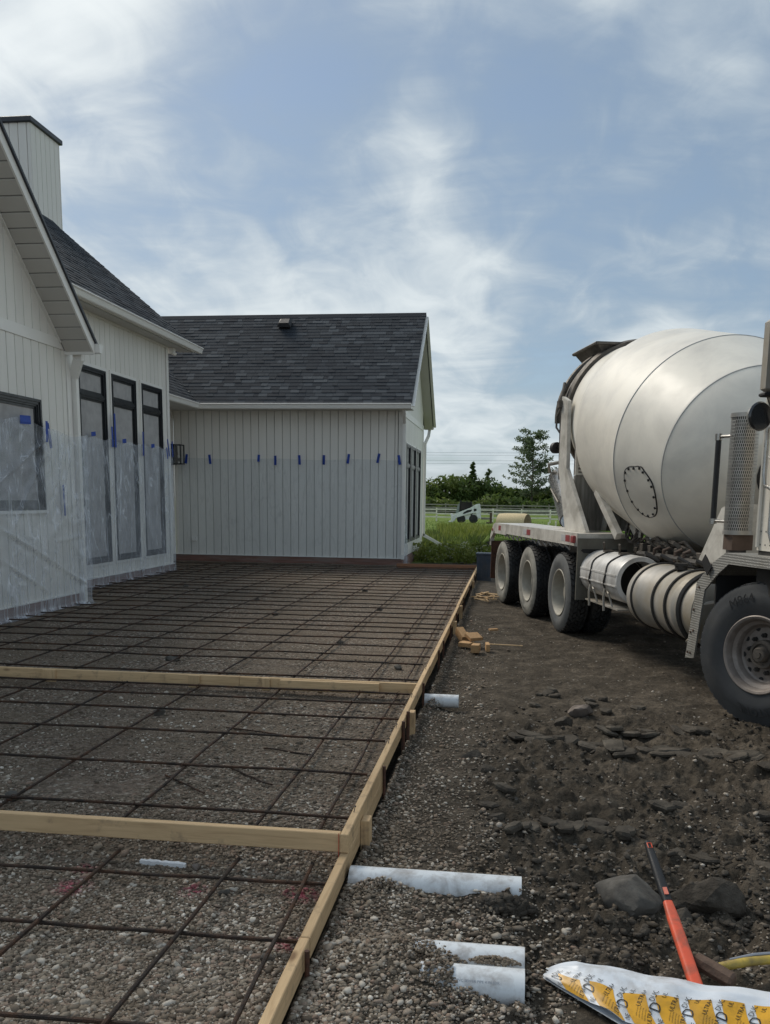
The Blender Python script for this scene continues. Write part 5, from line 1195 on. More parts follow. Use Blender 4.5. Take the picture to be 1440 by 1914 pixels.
# --- frame and running gear
m = MB()
for v in (.82, 1.64): tb(m, -1.6, 9.0, v, v+.09, .80, 1.10)
for u in (1.4, 3.0, 4.2, 5.7, 7.3, 8.8): tb(m, u, u+.12, .911, 1.639, .86, 1.04)
tpart(m, 'chassis', 'chassis')
m = MB()
for u in (4.886, 6.51, 8.17): m.tube([P(u, .30, .526), P(u, 2.26, .526)], .09, 12); m.lathe([(-.2, .0), (-.2, .12), (0, .21), (.2, .12), (.2, 0)], P(u, 1.28, .526), (1, 0, 0), (0, 0, 1), 16)
m.tube([P(0, .35, .50), P(0, 2.2, .50)], .07, 10); m.tube([P(.8, 1.28, .75), P(4.9, 1.28, .60)], .06, 10)
tpart(m, 'axles', 'chassis', True)
m = MB()
for u in (4.1, 5.7, 7.3, 8.9):
    tb(m, u-.05, u+.05, .28, 2.28, .55, .62)
    for v in (.34, 2.22): m.tube([P(u, v, .60), P(u, v, .98)], .05, 8)
tpart(m, 'suspension', 'greasy')
# --- deck over the rear wheels
m = MB(); tb(m, 4.15, 8.72, .012, .62, 1.262, 1.318); tpart(m, 'deck', 'tpaint')
m = MB(); tb(m, 4.15, 7.88, -.005, .010, 1.165, 1.322); tb(m, 7.885, 8.72, -.006, .009, 1.145, 1.320); tpart(m, 'deck_rail', 'tpaint')
m = MB(); tb(m, 4.15, 8.72, 1.94, 2.56, 1.262, 1.318); tb(m, 4.15, 8.72, 2.562, 2.575, 1.165, 1.322); tpart(m, 'deck', 'tpaint')
for u0, u1, mt in ((4.22, 4.34, None), (4.44, 4.62, 'redrefl'), (4.62, 4.80, 'silverrefl'), (6.35, 6.55, 'redrefl'), (6.55, 6.75, 'silverrefl'), (8.25, 8.42, 'redrefl')):
    if mt: m = MB(); tb(m, u0, u1, -.0085, -.0055, 1.205, 1.285); tpart(m, 'reflector_tape', mt)
m = MB(); tb(m, 4.20, 4.29, -.045, -.006, 1.20, 1.29, .008); tpart(m, 'marker_lamp', 'redrefl')
m = MB(); m.prism([(8.70, 1.32), (8.82, 1.30), (9.06, 1.10), (9.08, .92), (9.02, .92), (8.99, 1.06), (8.70, 1.20)], (-.004, 0, 0), (0, 1, 0), (0, 0, 1), (.06, 0, 0)); tpart(m, 'tail_bracket', 'tpaint')
m = MB(); m.tube([P(9.062, .0, 1.02), P(9.062, -.012, 1.02)], .03, 12); tpart(m, 'tail_lamp', 'black')
m = MB(); m.tube([P(8.86, -.008, 1.20), P(8.86, -.018, 1.20)], .026, 12); tpart(m, 'tail_lamp', 'redrefl')
for va, vb in ((.01, .60), (1.96, 2.55)):
    m = MB(); tb(m, 9.0, 9.02, va, vb, .34, 1.0); tpart(m, 'rear_mud_flap', 'stake')
m = MB()
for k in range(14):
    u = 4.6+.27*k; m.tube([P(u, .05+.02*math.sin(k*2), 1.15), P(u+.07, .07, 1.10+.02*math.sin(k)), P(u+.16, .04, 1.15)], .012, 5)
tpart(m, 'torn_liner', 'tankwhite', kind='stuff')
# --- front splash panel with lettering
m = MB(); tb(m, 4.13, 4.148, .0, .70, .515, 1.262); tpart(m, 'splash_panel', 'tgrey')
m = MB(); m.prism([(.04, 1.115), (.06, 1.135), (.62, 1.13), (.62, 1.085), (.08, 1.085)], (0, 4.1285, 0), (1, 0, 0), (0, 0, 1), (0, -.004, 0)); tpart(m, 'panel_slot', 'black')
m = MB(); add_text(m, 'MACK', .115, lambda x, y: (.06+x, 4.127-.0, .715+y+.0)); tpart(m, 'lettering', 'black')
m = MB(); tb(m, 4.126, 4.128, .055, .33, .697, .703); tpart(m, 'lettering', 'black')
# --- front tank (open white shroud) and rear tank
def horiz(mb, prof, v, w, n=48): return mb.lathe(prof, P(0, v, w), (0, 1, 0), (0, 0, 1), n)
m = MB(); horiz(m, [(2.86, .215), (2.86, .262), (2.875, .268), (4.10, .268), (4.115, .25), (4.118, 0)], .30, .86); horiz(m, [(2.86, .215), (3.0, .205), (3.3, .205), (3.3, 0)], .30, .86); tpart(m, 'water_tank', 'tankwhite', True)
m = MB(); horiz(m, [(3.299, .2), (3.298, 0)], .30, .86, 32); horiz(m, [(2.862, .213), (3.29, .203)], .30, .86, 32); tpart(m, 'tank_mouth', 'black', True)
m = MB(); m.beam(P(2.88, .045, .915), P(4.09, .045, .915), .03, .02); m.beam(P(2.88, .037, .80), P(4.09, .037, .80), .02, .012); tpart(m, 'tank_rib', 'tankwhite')
for u in (3.22, 3.72):
    m = MB(); pts = [P(u+.03*math.sin(k), .30+.276*math.cos(a), .86+.276*math.sin(a)) for k, a in enumerate(np.linspace(R_(75), R_(205), 16))]; m.tube(pts, .010, 6); tpart(m, 'strap', 'hose', True)
    m = MB(); m.tube([P(u, .07, .70), P(u-.02, .03, .74), P(u-.03, .02, .66), P(u-.03, .03, .50)], .014, 6); m.tube([P(u-.01, .06, .72), P(u-.10, .05, .70), P(u-.16, .08, .56)], .011, 6); tpart(m, 'tank_bracket', 'alu', True)
    m = MB(); m.obox(P(u, .24, 1.135), (.05, 0, 0), (0, .04, 0), (0, 0, .012)); m.tube([P(u+.02, .20, 1.15), P(u-.06, .16, 1.24)], .013, 6); tpart(m, 'strap_buckle', 'greasy')
m = MB(); tb(m, 2.9, 4.0, .08, .40, .535, .55); tpart(m, 'tank_step', 'alu')
m = MB(); horiz(m, [(1.06, 0), (1.06, .29), (1.085, .325), (1.13, .330), (1.46, .330), (1.47, .336), (1.52, .336), (1.53, .330), (2.32, .330), (2.33, .336), (2.60, .336), (2.64, .322), (2.67, .28), (2.68, 0)], .395, .745, 56); tpart(m, 'fuel_tank', 'alu', True)
for u, mt in ((1.30, 'chassis'), (1.62, 'hose'), (1.92, 'hose'), (2.46, 'hose')):
    m = MB(); pts = [P(u+.012*math.sin(a*3), .395+.343*math.cos(a), .745+.343*math.sin(a)) for a in np.linspace(R_(60), R_(290), 30)]
    m.tube(pts, .013 if mt == 'hose' else .028, 6); tpart(m, 'tank_strap', mt, True)
m = MB(); m.tube([P(1.85, .30, 1.07), P(1.85, .30, 1.11)], .06, 14); m.obox(P(1.85, .30, 1.12), (.03, .05, 0), (.05, -.03, 0), (0, 0, .012)); tpart(m, 'filler_cap', 'chassis', True)
m = MB()
for k in range(5):
    u = 1.2+.42*k; m.tube([P(u, .52, 1.08), P(u+.10, .40, 1.16), P(u+.24, .46, 1.12), P(u+.34, .62, 1.10)], .022, 7)
m.tube([P(1.1, .55, 1.10), P(2.6, .50, 1.14), P(3.6, .56, 1.12)], .03, 8)
tpart(m, 'tank_hoses', 'hose', True)
# valves and plumbing on top of the frame
m = MB(); r = random.Random(8)
for k in range(16):
    u = 2.1+.12*k; v = .62+r.uniform(-.06, .12); tb(m, u, u+r.uniform(.05, .10), v, v+r.uniform(.08, .2), 1.10, 1.13+r.uniform(.02, .11), .006)
tpart(m, 'valve_bank', 'greasy')
for k, u in enumerate((2.25, 2.45, 2.75, 3.0)):
    m = MB(); m.tube([P(u, .50, 1.10), P(u, .50, 1.20), P(u-.02, .56, 1.23)], .02, 8); tpart(m, 'valve', 'copper', True)
m = MB()
for k in range(11):
    u = 2.3+.10*k+r.uniform(-.04, .04); m.tube([P(u, .75, 1.12), P(u+.15, .60+r.uniform(-.05, .05), 1.25+r.uniform(-.03, .06)), P(u+.5, .66, 1.24+r.uniform(0, .05)), P(u+.8, .8, 1.18)], .012+.006*(k % 3), 6)
tpart(m, 'hydraulic_lines', 'greasy', True)
# coiled wash-down hose
for k in range(6):
    m = MB(); c = (3.83+.02*k, .58+.012*k, 1.50-.01*k); a0 = .3*k
    m.tube([P(c[0]+.20*math.cos(a)*.9+.01*math.sin(3*a+k), c[1]+.05*math.sin(a*2+k), c[2]+(.27-.012*k)*math.sin(a)) for a in np.linspace(a0, a0+6.1, 40)], .014, 6); tpart(m, 'hose_coil', 'hose', True)
m = MB(); m.tube([P(3.7, .6, 1.3), P(3.66, .6, 1.5), P(3.72, .6, 1.62)], .02, 8); m.tube([P(3.45, .66, 1.2), P(3.5, .6, 1.45), P(3.62, .6, 1.42)], .018, 8); tpart(m, 'pipework', 'chrome', True)
# --- drum
ALP = .228; DAX = Vector(P(-math.cos(ALP), 0, -math.sin(ALP))); DO = Vector(P(5.753, 1.28, 2.873))
E1 = Vector(P(0, 1, 0)); 
prof = [(-.95, .50), (-.92, .56), (-.30, .86), (-.02, .95), (0, .957)]
for s in np.linspace(.05, .70, 9): prof.append((s, .957+(1.076-.957)*s/.722))
for s in np.linspace(.74, 1.3, 12): prof.append((s, float(np.interp(s, [.722, .95, 1.114, 1.3], [1.076, 1.155, 1.197, 1.207]))))
for s in np.linspace(1.4, 2.55, 7): prof.append((s, 1.208))
prof += [(2.572, 1.208), (2.592, 1.203)]
for s in np.linspace(2.66, 3.33, 6): prof.append((s, float(np.interp(s, [2.592, 3.351], [1.203, .972]))))
prof += [(3.351, .972), (3.372, .962), (3.46, .905), (3.60, .80), (3.78, .60), (3.90, .38), (3.93, .24), (3.93, 0)]
m = MB(); m.lathe(prof, DO, DAX, E1, 128); drum = tpart(m, 'drum', 'drum', True, angle=14)
def drum_pt(s, ph, off=0.):
    Rr = np.interp(s, [p[0] for p in prof], [p[1] for p in prof]); e2 = Vector(P(*np.cross((-math.cos(ALP), 0, -math.sin(ALP)), (0, 1, 0))))
    rad = E1*math.cos(ph)+e2*math.sin(ph); return DO+DAX*s+rad*(Rr+off)
def ring(s, rad, r_, mat, name):
    m = MB(); e2 = Vector(P(*np.cross((-math.cos(ALP), 0, -math.sin(ALP)), (0, 1, 0)))); n = 128; k = 6
    vs = []
    for i in range(n):
        a = 2*math.pi*i/n; d = E1*math.cos(a)+e2*math.sin(a)
        vs += [DO+DAX*(s+r_*math.cos(t))+d*(rad+r_*math.sin(t)) for t in (2*math.pi*j/k for j in range(k))]
    m.add(vs, [(i*k+j, i*k+(j+1) % k, ((i+1) % n)*k+(j+1) % k, ((i+1) % n)*k+j) for i in range(n) for j in range(k)]); return tpart(m, name, mat, True, drum)
ring(2.582, 1.2045, .0075, 'seam', 'weld_seam'); ring(3.361, .967, .0075, 'seam', 'weld_seam'); ring(.722, 1.0745, .0045, 'seam', 'weld_seam')
m = MB(); m.lathe([(-.16, .90), (-.16, 1.0), (-.02, 1.0), (-.02, .94)], DO, DAX, E1, 96); tpart(m, 'roller_track', 'greasy', True, drum)
hs = [(2.94, 3.019), (3.04, 3.035), (3.10, 3.002), (3.19, 2.93), (3.23, 2.862), (3.235, 2.74), (3.19, 2.601), (3.10, 2.51), (2.98, 2.478), (2.90, 2.50), (2.85, 2.548), (2.80, 2.64), (2.775, 2.76), (2.765, 2.87), (2.785, 2.955), (2.85, 3.0)]
def spline(pts, k=5):
    out = []; n = len(pts)
    for i in range(n):
        p0, p1, p2, p3 = (np.array(pts[(i+j-1) % n]) for j in range(4))
        for t in np.arange(k)/k: out.append(tuple(.5*((2*p1)+(-p0+p2)*t+(2*p0-5*p1+4*p2-p3)*t*t+(-p0+3*p1-3*p2+p3)*t**3)))
    return out
hp = spline(hs); cm = np.mean(hs, 0)
m = MB(); lo = [drum_pt(s, p, -.004) for s, p in hp]; o_ = [drum_pt(s, p, .008) for s, p in hp]; i_ = [drum_pt(cm[0]+(s-cm[0])*.9, cm[1]+(p-cm[1])*.9, .008) for s, p in hp]; c_ = [drum_pt(cm[0]+(s-cm[0])*.45, cm[1]+(p-cm[1])*.45, .008) for s, p in hp]
n = len(hp); m.add(lo+o_+i_+c_+[drum_pt(*cm, .008)], [(a*n+i, a*n+(i+1) % n, (a+1)*n+(i+1) % n, (a+1)*n+i) for a in range(3) for i in range(n)]+[(3*n+i, 3*n+(i+1) % n, 4*n) for i in range(n)])
hatch = tpart(m, 'hatch', 'drum', True, drum)
m = MB(); m.tube([drum_pt(s, p, .002) for s, p in hp+hp[:1]], .0085, 6, False); tpart(m, 'hatch_gasket', 'black', True, drum)
m = MB()
for s, p in hs[::1][::1]:
    if (s, p) in hs[::2] or True:
        q = (cm[0]+(s-cm[0])*.93, cm[1]+(p-cm[1])*.93); a, b = drum_pt(*q, .006), drum_pt(*q, .022); m = MB(); m.tube([a, b], .014, 6); tpart(m, 'hatch_bolt', 'black', False, drum)

# --- rear pedestal
for v0 in (.19, 2.32):
    m = MB(); m.prism([(5.30, 1.32), (4.42, 1.32), (5.36, 2.14), (5.42, 3.02), (5.68, 3.10), (5.72, 2.14), (5.62, 1.95)], (v0, 0, 0), (0, 1, 0), (0, 0, 1), (.05, 0, 0)); tpart(m, 'pedestal_post', 'tpaint')
m = MB(); tb(m, 5.16, 5.20, .245, 2.315, 1.32, 2.04); tpart(m, 'pedestal_panel', 'dirtyplate')
m = MB(); m.beam(P(5.13, .66, 1.33), P(5.13, .76, 1.9), .05, .06, (0,1,0)); tpart(m, 'panel_brace', 'tpaint')
m = MB(); tb(m, 5.18, 5.22, .25, .62, 2.045, 2.50); tpart(m, 'grille_box', 'chassis')
m = MB(); tb(m, 5.14, 5.178, .25, .285, 2.045, 2.50); tb(m, 5.14, 5.178, .585, .62, 2.045, 2.50); tb(m, 5.14, 5.178, .2851, .5849, 2.045, 2.075); tb(m, 5.14, 5.178, .2851, .5849, 2.47, 2.50); tpart(m, 'grille_frame', 'tpaint')
for k in range(8):
    m = MB(); w = 2.10+.048*k; m.obox(P(5.158, .435, w), (.148, 0, 0), (0, .014, -.008), (0, .003, .010)); tpart(m, 'grille_slat', 'tpaint')
m = MB(); m.beam(P(4.50, .34, 1.84), P(3.90, .42, 1.30), .10, .07, (1,0,0)); tpart(m, 'pedestal_strut', 'tpaint')
m = MB(); m.beam(P(4.50, 2.22, 1.84), P(3.90, 2.14, 1.30), .10, .07, (1,0,0)); tpart(m, 'pedestal_strut', 'tpaint')
m = MB(); m.beam(P(3.95, .62, 1.34), P(3.55, .72, 1.72), .03, .22, (0,0,1)); tpart(m, 'gusset', 'tpaint')
# arch that carries the hopper
e2a = Vector((0, 0, 1)); C5 = (5.96, 1.28, 2.82)
m = MB()
m.tube([P(C5[0]+.10*math.sin(a)*.3, C5[1]-1.06*math.cos(a), C5[2]+1.0*math.sin(a)) for a in np.linspace(-.05, math.pi+.05, 40)], .042, 8); tpart(m, 'arch', 'greasy', True)
m = MB(); m.tube([P(C5[0]-.12, C5[1]-1.02*math.cos(a), C5[2]+.98*math.sin(a)) for a in np.linspace(.0, math.pi, 40)], .03, 8)
for a in np.linspace(.35, 1.2, 5): m.tube([P(C5[0]+.02, C5[1]-1.08*math.cos(a), C5[2]+1.04*math.sin(a)), P(C5[0]-.12, C5[1]-.90*math.cos(a+.1), C5[2]+.88*math.sin(a+.1))], .016, 6)
tpart(m, 'arch_hoses', 'hose', True)
m = MB(); m.tube([P(5.74, .22, 2.0), P(5.75, .21, 2.7), P(5.74, .20, 3.05), P(5.86, .27, 3.3)], .022, 7); m.tube([P(5.74, .20, 2.62), P(5.80, .16, 2.70), P(5.80, .16, 2.85), P(5.74, .19, 2.94)], .014, 6); tpart(m, 'post_conduit', 'greasy', True)
m = MB(); m.obox(P(5.70, .165, 3.0), (.026, 0, 0), (0, .05, 0), (0, 0, .045)); tpart(m, 'marker_lamp', 'greasy')
m = MB(); m.lathe([(0, 0), (0, .055), (.03, .075), (.10, .078), (.105, .066), (.106, 0)], P(5.92, .16, 2.43), (.3, -1, 0), (0, 0, 1), 24); m.tube([P(5.69, .21, 2.43), P(5.92, .19, 2.43)], .014, 6); tpart(m, 'work_lamp', 'black', True)
# charge hopper
def frustum(mb, u0, u1, v0, v1, wb, wt, du, dv, th=.02):
    a = [P(u0+du, v0+dv, wb), P(u1-du*.3, v0+dv, wb), P(u1-du*.3, v1-dv, wb), P(u0+du, v1-dv, wb)]; b = [P(u0, v0, wt), P(u1, v0, wt), P(u1, v1, wt), P(u0, v1, wt)]
    c = [P(u0+th, v0+th, wt), P(u1-th, v0+th, wt), P(u1-th, v1-th, wt), P(u0+th, v1-th, wt)]; d = [P(u0+du+th, v0+dv+th, wb), P(u1-du*.3-th, v0+dv+th, wb), P(u1-du*.3-th, v1-dv-th, wb), P(u0+du+th, v1-dv-th, wb)]
    f = []
    for k in range(3): f += [(k*4+i, k*4+(i+1) % 4, k*4+4+(i+1) % 4, k*4+4+i) for i in range(4)]
    mb.add(a+b+c+d, f)
m = MB(); frustum(m, 5.62, 6.62, .62, 1.94, 3.52, 3.80, .18, .26); tpart(m, 'charge_hopper', 'greasy')
m = MB(); 
for a, b in ((P(5.61, .61, 3.80), P(6.63, .61, 3.80)), (P(5.61, .61, 3.80), P(5.61, 1.95, 3.80)), (P(6.63, .61, 3.80), P(6.63, 1.95, 3.80)), (P(5.61, 1.95, 3.80), P(6.63, 1.95, 3.80))): m.tube([a, b], .022, 6)
tpart(m, 'hopper_rim', 'greasy')
# discharge hopper and folded chute at the tail
m = MB(); frustum(m, 6.35, 7.3, .85, 1.71, 1.9, 2.75, .1, .1); tpart(m, 'discharge_hopper', 'greasy')
m = MB(); pr_ = []
c0, c1 = Vector(P(7.9, .95, 2.10)), Vector(P(7.35, 1.0, 1.42)); d = (c1-c0); n1 = Vector((1, 0, 0)); n2 = d.cross(n1).normalized()
vs = []; K = 14
for t in (0, .5, 1):
    for rr0 in (.27, .25):
        for k in range(K+1):
            a = math.pi*(.05+.9*k/K); vs.append(c0+d*t+n1*(-rr0*math.sin(a))*1.0+n2*(rr0*math.cos(a)))
n = K+1; f = []
for t in range(2):
    for q in range(2):
        o0 = (t*2+q)*n; o1 = ((t+1)*2+q)*n; f += [(o0+k, o0+k+1, o1+k+1, o1+k) for k in range(K)]
for t in (0, 2): f += [(t*2*n+k, t*2*n+k+1, (t*2+1)*n+k+1, (t*2+1)*n+k) for k in range(K)]
m.add(vs, f); tpart(m, 'chute', 'chrome', True)
m = MB(); m.tube([c0+n1*-.28+n2*.1, c0+n1*-.34+n2*.28, c0+n1*-.1+n2*.36], .03, 7); m.tube([c0+d*.3+n1*-.29, c0+d*.7+n1*-.27+n2*.1], .014, 6); tpart(m, 'chute_hinge', 'alu', True)
# --- front drum support, fender, exhaust guard, cab
m = MB(); m.prism([(1.30, 1.10), (2.05, 1.10), (2.02, 1.16), (1.62, 1.66), (1.48, 1.70), (1.30, 1.70)], (.55, 0, 0), (0, 1, 0), (0, 0, 1), (.03, 0, 0)); tpart(m, 'drum_support', 'tpaint')
m = MB(); m.prism([(1.30, 1.10), (2.05, 1.10), (1.62, 1.66), (1.30, 1.70)], (1.98, 0, 0), (0, 1, 0), (0, 0, 1), (.03, 0, 0)); tb(m, 1.30, 1.33, .581, 1.979, 1.10, 1.70); tpart(m, 'drum_support', 'tpaint')
m = MB(); m.lathe([(0, .0), (0, .22), (-.45, .25), (-.45, 0)], DO+DAX*3.94+DAX*.45, DAX, E1, 24); tpart(m, 'gearbox', 'chassis', True)
FP = [(1.03, .36), (.90, 1.035), (.66, 1.21), (.42, 1.318), (-.86, 1.33), (-1.05, 1.20), (-1.16, .80)]
def offset_in(p, q, dist):
    d = np.array(q)-np.array(p); d = d/np.linalg.norm(d); return np.array([d[1], -d[0]])*dist
inner = [(.865, .385), (.745, .985), (.545, 1.13), (.36, 1.232), (-.80, 1.245), (-.96, 1.15), (-1.06, .80)]
m = MB(); n = len(FP)
vs = [P(u, .02, w) for u, w in FP]+[P(u, .02, w) for u, w in inner]+[P(u, .035, w) for u, w in FP]+[P(u, .035, w) for u, w in inner]
m.add(vs, [(i, i+1, n+i+1, n+i) for i in range(n-1)]+[(2*n+i, 2*n+i+1, 3*n+i+1, 3*n+i) for i in range(n-1)]+[(i, i+1, 2*n+i+1, 2*n+i) for i in range(n-1)]+[(n+i, n+i+1, 3*n+i+1, 3*n+i) for i in range(n-1)]+[(0, n, 3*n, 2*n), (n-1, 2*n-1, 4*n-1, 3*n-1)])
tpart(m, 'fender_skirt', 'diamond')
m = MB(); vs = [P(u, .036, w) for u, w in FP[1:]]+[P(u, .50, w) for u, w in FP[1:]]+[P(u, .036, w-.012) for u, w in FP[1:]]+[P(u, .50, w-.012) for u, w in FP[1:]]; n = len(FP)-1
m.add(vs, [(i, i+1, n+i+1, n+i) for i in range(n-1)]+[(2*n+i, 2*n+i+1, 3*n+i+1, 3*n+i) for i in range(n-1)]+[(n+i, n+i+1, 3*n+i+1, 3*n+i) for i in range(n-1)]); tpart(m, 'fender', 'diamond')
m = MB(); tb(m, .60, .62, .05, .52, .34, 1.12); tpart(m, 'inner_flap', 'black')
m = MB()
for (u, w) in ((.95, .60), (.90, .62), (.915, .80), (.84, 1.0), (.98, .42), (.93, .42)): m.tube([P(u, .019, w), P(u, .010, w)], .010, 8)
tpart(m, 'fender_bolts', 'rusthead')
m = MB(); m.tube([P(.80, .03, .86), P(.66, .12, .90), P(.62, .3, .9)], .016, 6); m.tube([P(1.04, .03, .50), P(1.12, .10, .52)], .012, 6); tpart(m, 'fender_stay', 'alu', True)
m = MB(); m.tube([P(.72, .004, 1.26), P(.86, .10, 1.20), P(.84, .04, 1.02), P(.95, .05, 1.00)], .010, 6); m.obox(P(.70, .0, 1.20), (.004, 0, 0), (0, .06, .05), (0, -.03, .035)); tpart(m, 'mirror_bracket', 'black', True)
# exhaust guard: slotted sleeve round a dark pipe
MX_, MY_ = .30, .80
m = MB(); m.tube([P(MY_, MX_, 1.20), P(MY_, MX_, 2.44)], .080, 20); tpart(m, 'exhaust_pipe', 'chassis', True)
m = MB(); NA, NH = 44, 36; w0, w1, Rg = 1.455, 2.435, .112
for j in range(NH):
    for k in range(NA):
        a0 = 2*math.pi*(k+(.5 if j % 2 else 0))/NA; a1 = a0+2*math.pi/NA; z0 = w0+(w1-w0)*j/NH; z1 = w0+(w1-w0)*(j+1)/NH
        ai, aj, zi, zj = a0+(a1-a0)*.26, a1-(a1-a0)*.24, z0+(z1-z0)*.10, z1-(z1-z0)*.10
        pt = lambda a, z, rr=Rg: P(MY_+rr*math.sin(a), MX_-rr*math.cos(a), z)
        m.add([pt(a0, z0), pt(a1, z0), pt(a1, z1), pt(a0, z1), pt(ai, zi), pt(aj, zi), pt(aj, zj), pt(ai, zj)], [(0,1,5,4),(1,2,6,5),(2,3,7,6),(3,0,4,7)])
tpart(m, 'exhaust_guard', 'mesh')
m = MB(); m.lathe([(w0-.006, Rg+.001), (w0-.006, Rg+.007), (w0+.025, Rg+.007), (w0+.025, Rg+.001)], P(MY_, MX_, 0), (0, 0, 1), (1, 0, 0), 40); tpart(m, 'guard_band', 'mesh', True); m = MB(); m.lathe([(w1-.03, Rg+.001), (w1-.03, Rg+.007), (w1+.004, Rg+.007), (w1+.004, Rg-.02)], P(MY_, MX_, 0), (0, 0, 1), (1, 0, 0), 40); tpart(m, 'guard_band', 'mesh', True)
m = MB(); tb(m, .72, .88, .22, .40, 1.32, 1.447); tpart(m, 'exhaust_foot', 'copper')
m = MB(); m.tube([P(1.05, .20, 2.24), P(1.05, .20, 1.55)], .024, 10); tpart(m, 'grab_handle', 'grip', True)
m = MB(); m.tube([P(1.05, .20, 2.235), P(1.05, .20, 2.29)], .030, 10); m.tube([P(1.04, .20, 2.265), P(.90, .27, 2.265)], .014, 8); tpart(m, 'handle_bracket', 'chrome', True); m = MB(); m.tube([P(1.05, .20, 1.575), P(1.05, .20, 1.53)], .030, 10); m.tube([P(1.04, .20, 1.555), P(.88, .27, 1.555)], .014, 8); tpart(m, 'handle_bracket', 'chrome', True)
# cab, mostly out of the picture to the right
cabp = [(.15, 1.355), (.15, 3.02), (.05, 3.12), (-1.0, 3.10), (-1.30, 2.30), (-1.38, 1.95), (-1.38, 1.355)]
m = MB(); m.prism(cabp, (.13, 0, 0), (0, 1, 0), (0, 0, 1), (2.30, 0, 0)); cab = tpart(m, 'cab', 'tpaintclean')
m = MB(); m.prism([(-1.385, 1.20), (-1.385, 1.94), (-1.9, 1.90), (-2.75, 1.80), (-2.85, 1.55), (-2.85, 1.0), (-1.20, 1.0)], (.45, 0, 0), (0, 1, 0), (0, 0, 1), (1.66, 0, 0)); tpart(m, 'hood', 'tpaintclean')
m = MB(); tb(m, -2.87, -2.852, .62, 1.94, 1.05, 1.70); tpart(m, 'radiator_grille', 'chrome')
m = MB(); tb(m, -1.05, -.10, .118, .129, 2.30, 2.92); tpart(m, 'side_window', 'glassdark', parent=cab)
m = MB(); m.add([P(-1.005, .30, 3.06), P(-1.295, .30, 2.34), P(-1.295, 2.26, 2.34), P(-1.005, 2.26, 3.06)], [(0,1,2,3)]); m.v = [(a, b-.012, c+.004) for a, b, c in m.v]; tpart(m, 'windscreen', 'glassdark', parent=cab)
m = MB(); pts = [(-.05, 1.42), (-.05, 2.25), (-.08, 2.95), (-1.0, 2.95), (-1.26, 2.25), (-1.26, 1.42), (-.05, 1.42)]
m.tube([P(u, .128, w) for u, w in pts], .008, 5); tpart(m, 'door', 'flash', parent=cab)
m = MB(); m.tube([P(.02, .13, 2.30), P(.05, .085, 2.25), P(.05, .085, 1.92), P(.02, .085, 1.84), P(-.06, .085, 1.82), P(-.10, .085, 1.80), P(-.12, .085, 1.72)], .014, 8); m.tube([P(-.02, .085, 2.05), P(-.09, .085, 2.0), P(-.09, .085, 1.5), P(-.14, .085, 1.42)], .012, 8); tpart(m, 'grab_rail', 'chrome', True, parent=cab)
m = MB(); m.tube([P(.125, .12, 1.38), P(.125, .12, 3.0)], .018, 8); tpart(m, 'cab_edge', 'tpaintclean', True, parent=cab)
m = MB()
for k in range(5):
    for w in (1.40, 1.50): m.tube([P(.10-.07*k, .131, w), P(.10-.07*k, .127, w)], .006, 6)
tpart(m, 'rivets', 'flash', parent=cab)
m = MB(); m.lathe([(0, 0), (0, .095), (-.015, .105), (-.05, .09), (-.075, .05), (-.08, 0)], P(-.05, -.02, 2.335), (.25, -1, .0), (0, 0, 1), 28); tpart(m, 'spot_mirror', 'mirror', True)
m = MB(); tb(m, -.13, -.055, -.05, .115, 2.50, 3.00, .02); tpart(m, 'wing_mirror', 'alu'); m = MB(); tb(m, -.135, -.05, -.055, .12, 2.465, 2.497, .01); tpart(m, 'mirror_foot', 'black')
m = MB(); m.tube([P(-.09, .0, 2.465), P(-.07, .04, 2.40), P(-.06, .129, 2.2)], .012, 6); tpart(m, 'mirror_arm', 'chrome', True)
m = MB(); tb(m, -.9, .14, .14, 2.42, 1.02, 1.354); tpart(m, 'cab_floor', 'chassis')
m = MB(); tb(m, -.60, .60, .56, 2.0, .62, 1.3); tpart(m, 'engine_block', 'chassis')

# ------------------------------------------------------------------ behind the yard
m = MB(); r = .02
m.add([(x, y, z) for z, k in ((0, .86), (.56, 1)) for x, y in ((-.17*k, -.13*k), (.17*k, -.13*k), (.17*k, .13*k), (-.17*k, .13*k))], [(3,2,1,0),(0,1,5,4),(1,2,6,5),(2,3,7,6),(3,0,4,7)])
m.box((-.185, -.145, .545), (.185, .145, .59), .01)
tub = m.build('plastic_tub', MT['bluetub'], None, False, 'dark blue plastic tub standing by the far end of the form', 'tub'); tub.location = (-.50, 19.0, 0)
for x in (-.06, .05):
    q = MB(); q.box((x-.012, -.146, .06), (x+.012, -.122, .53)); o = q.build('rib', MT['bluetub'], tub)

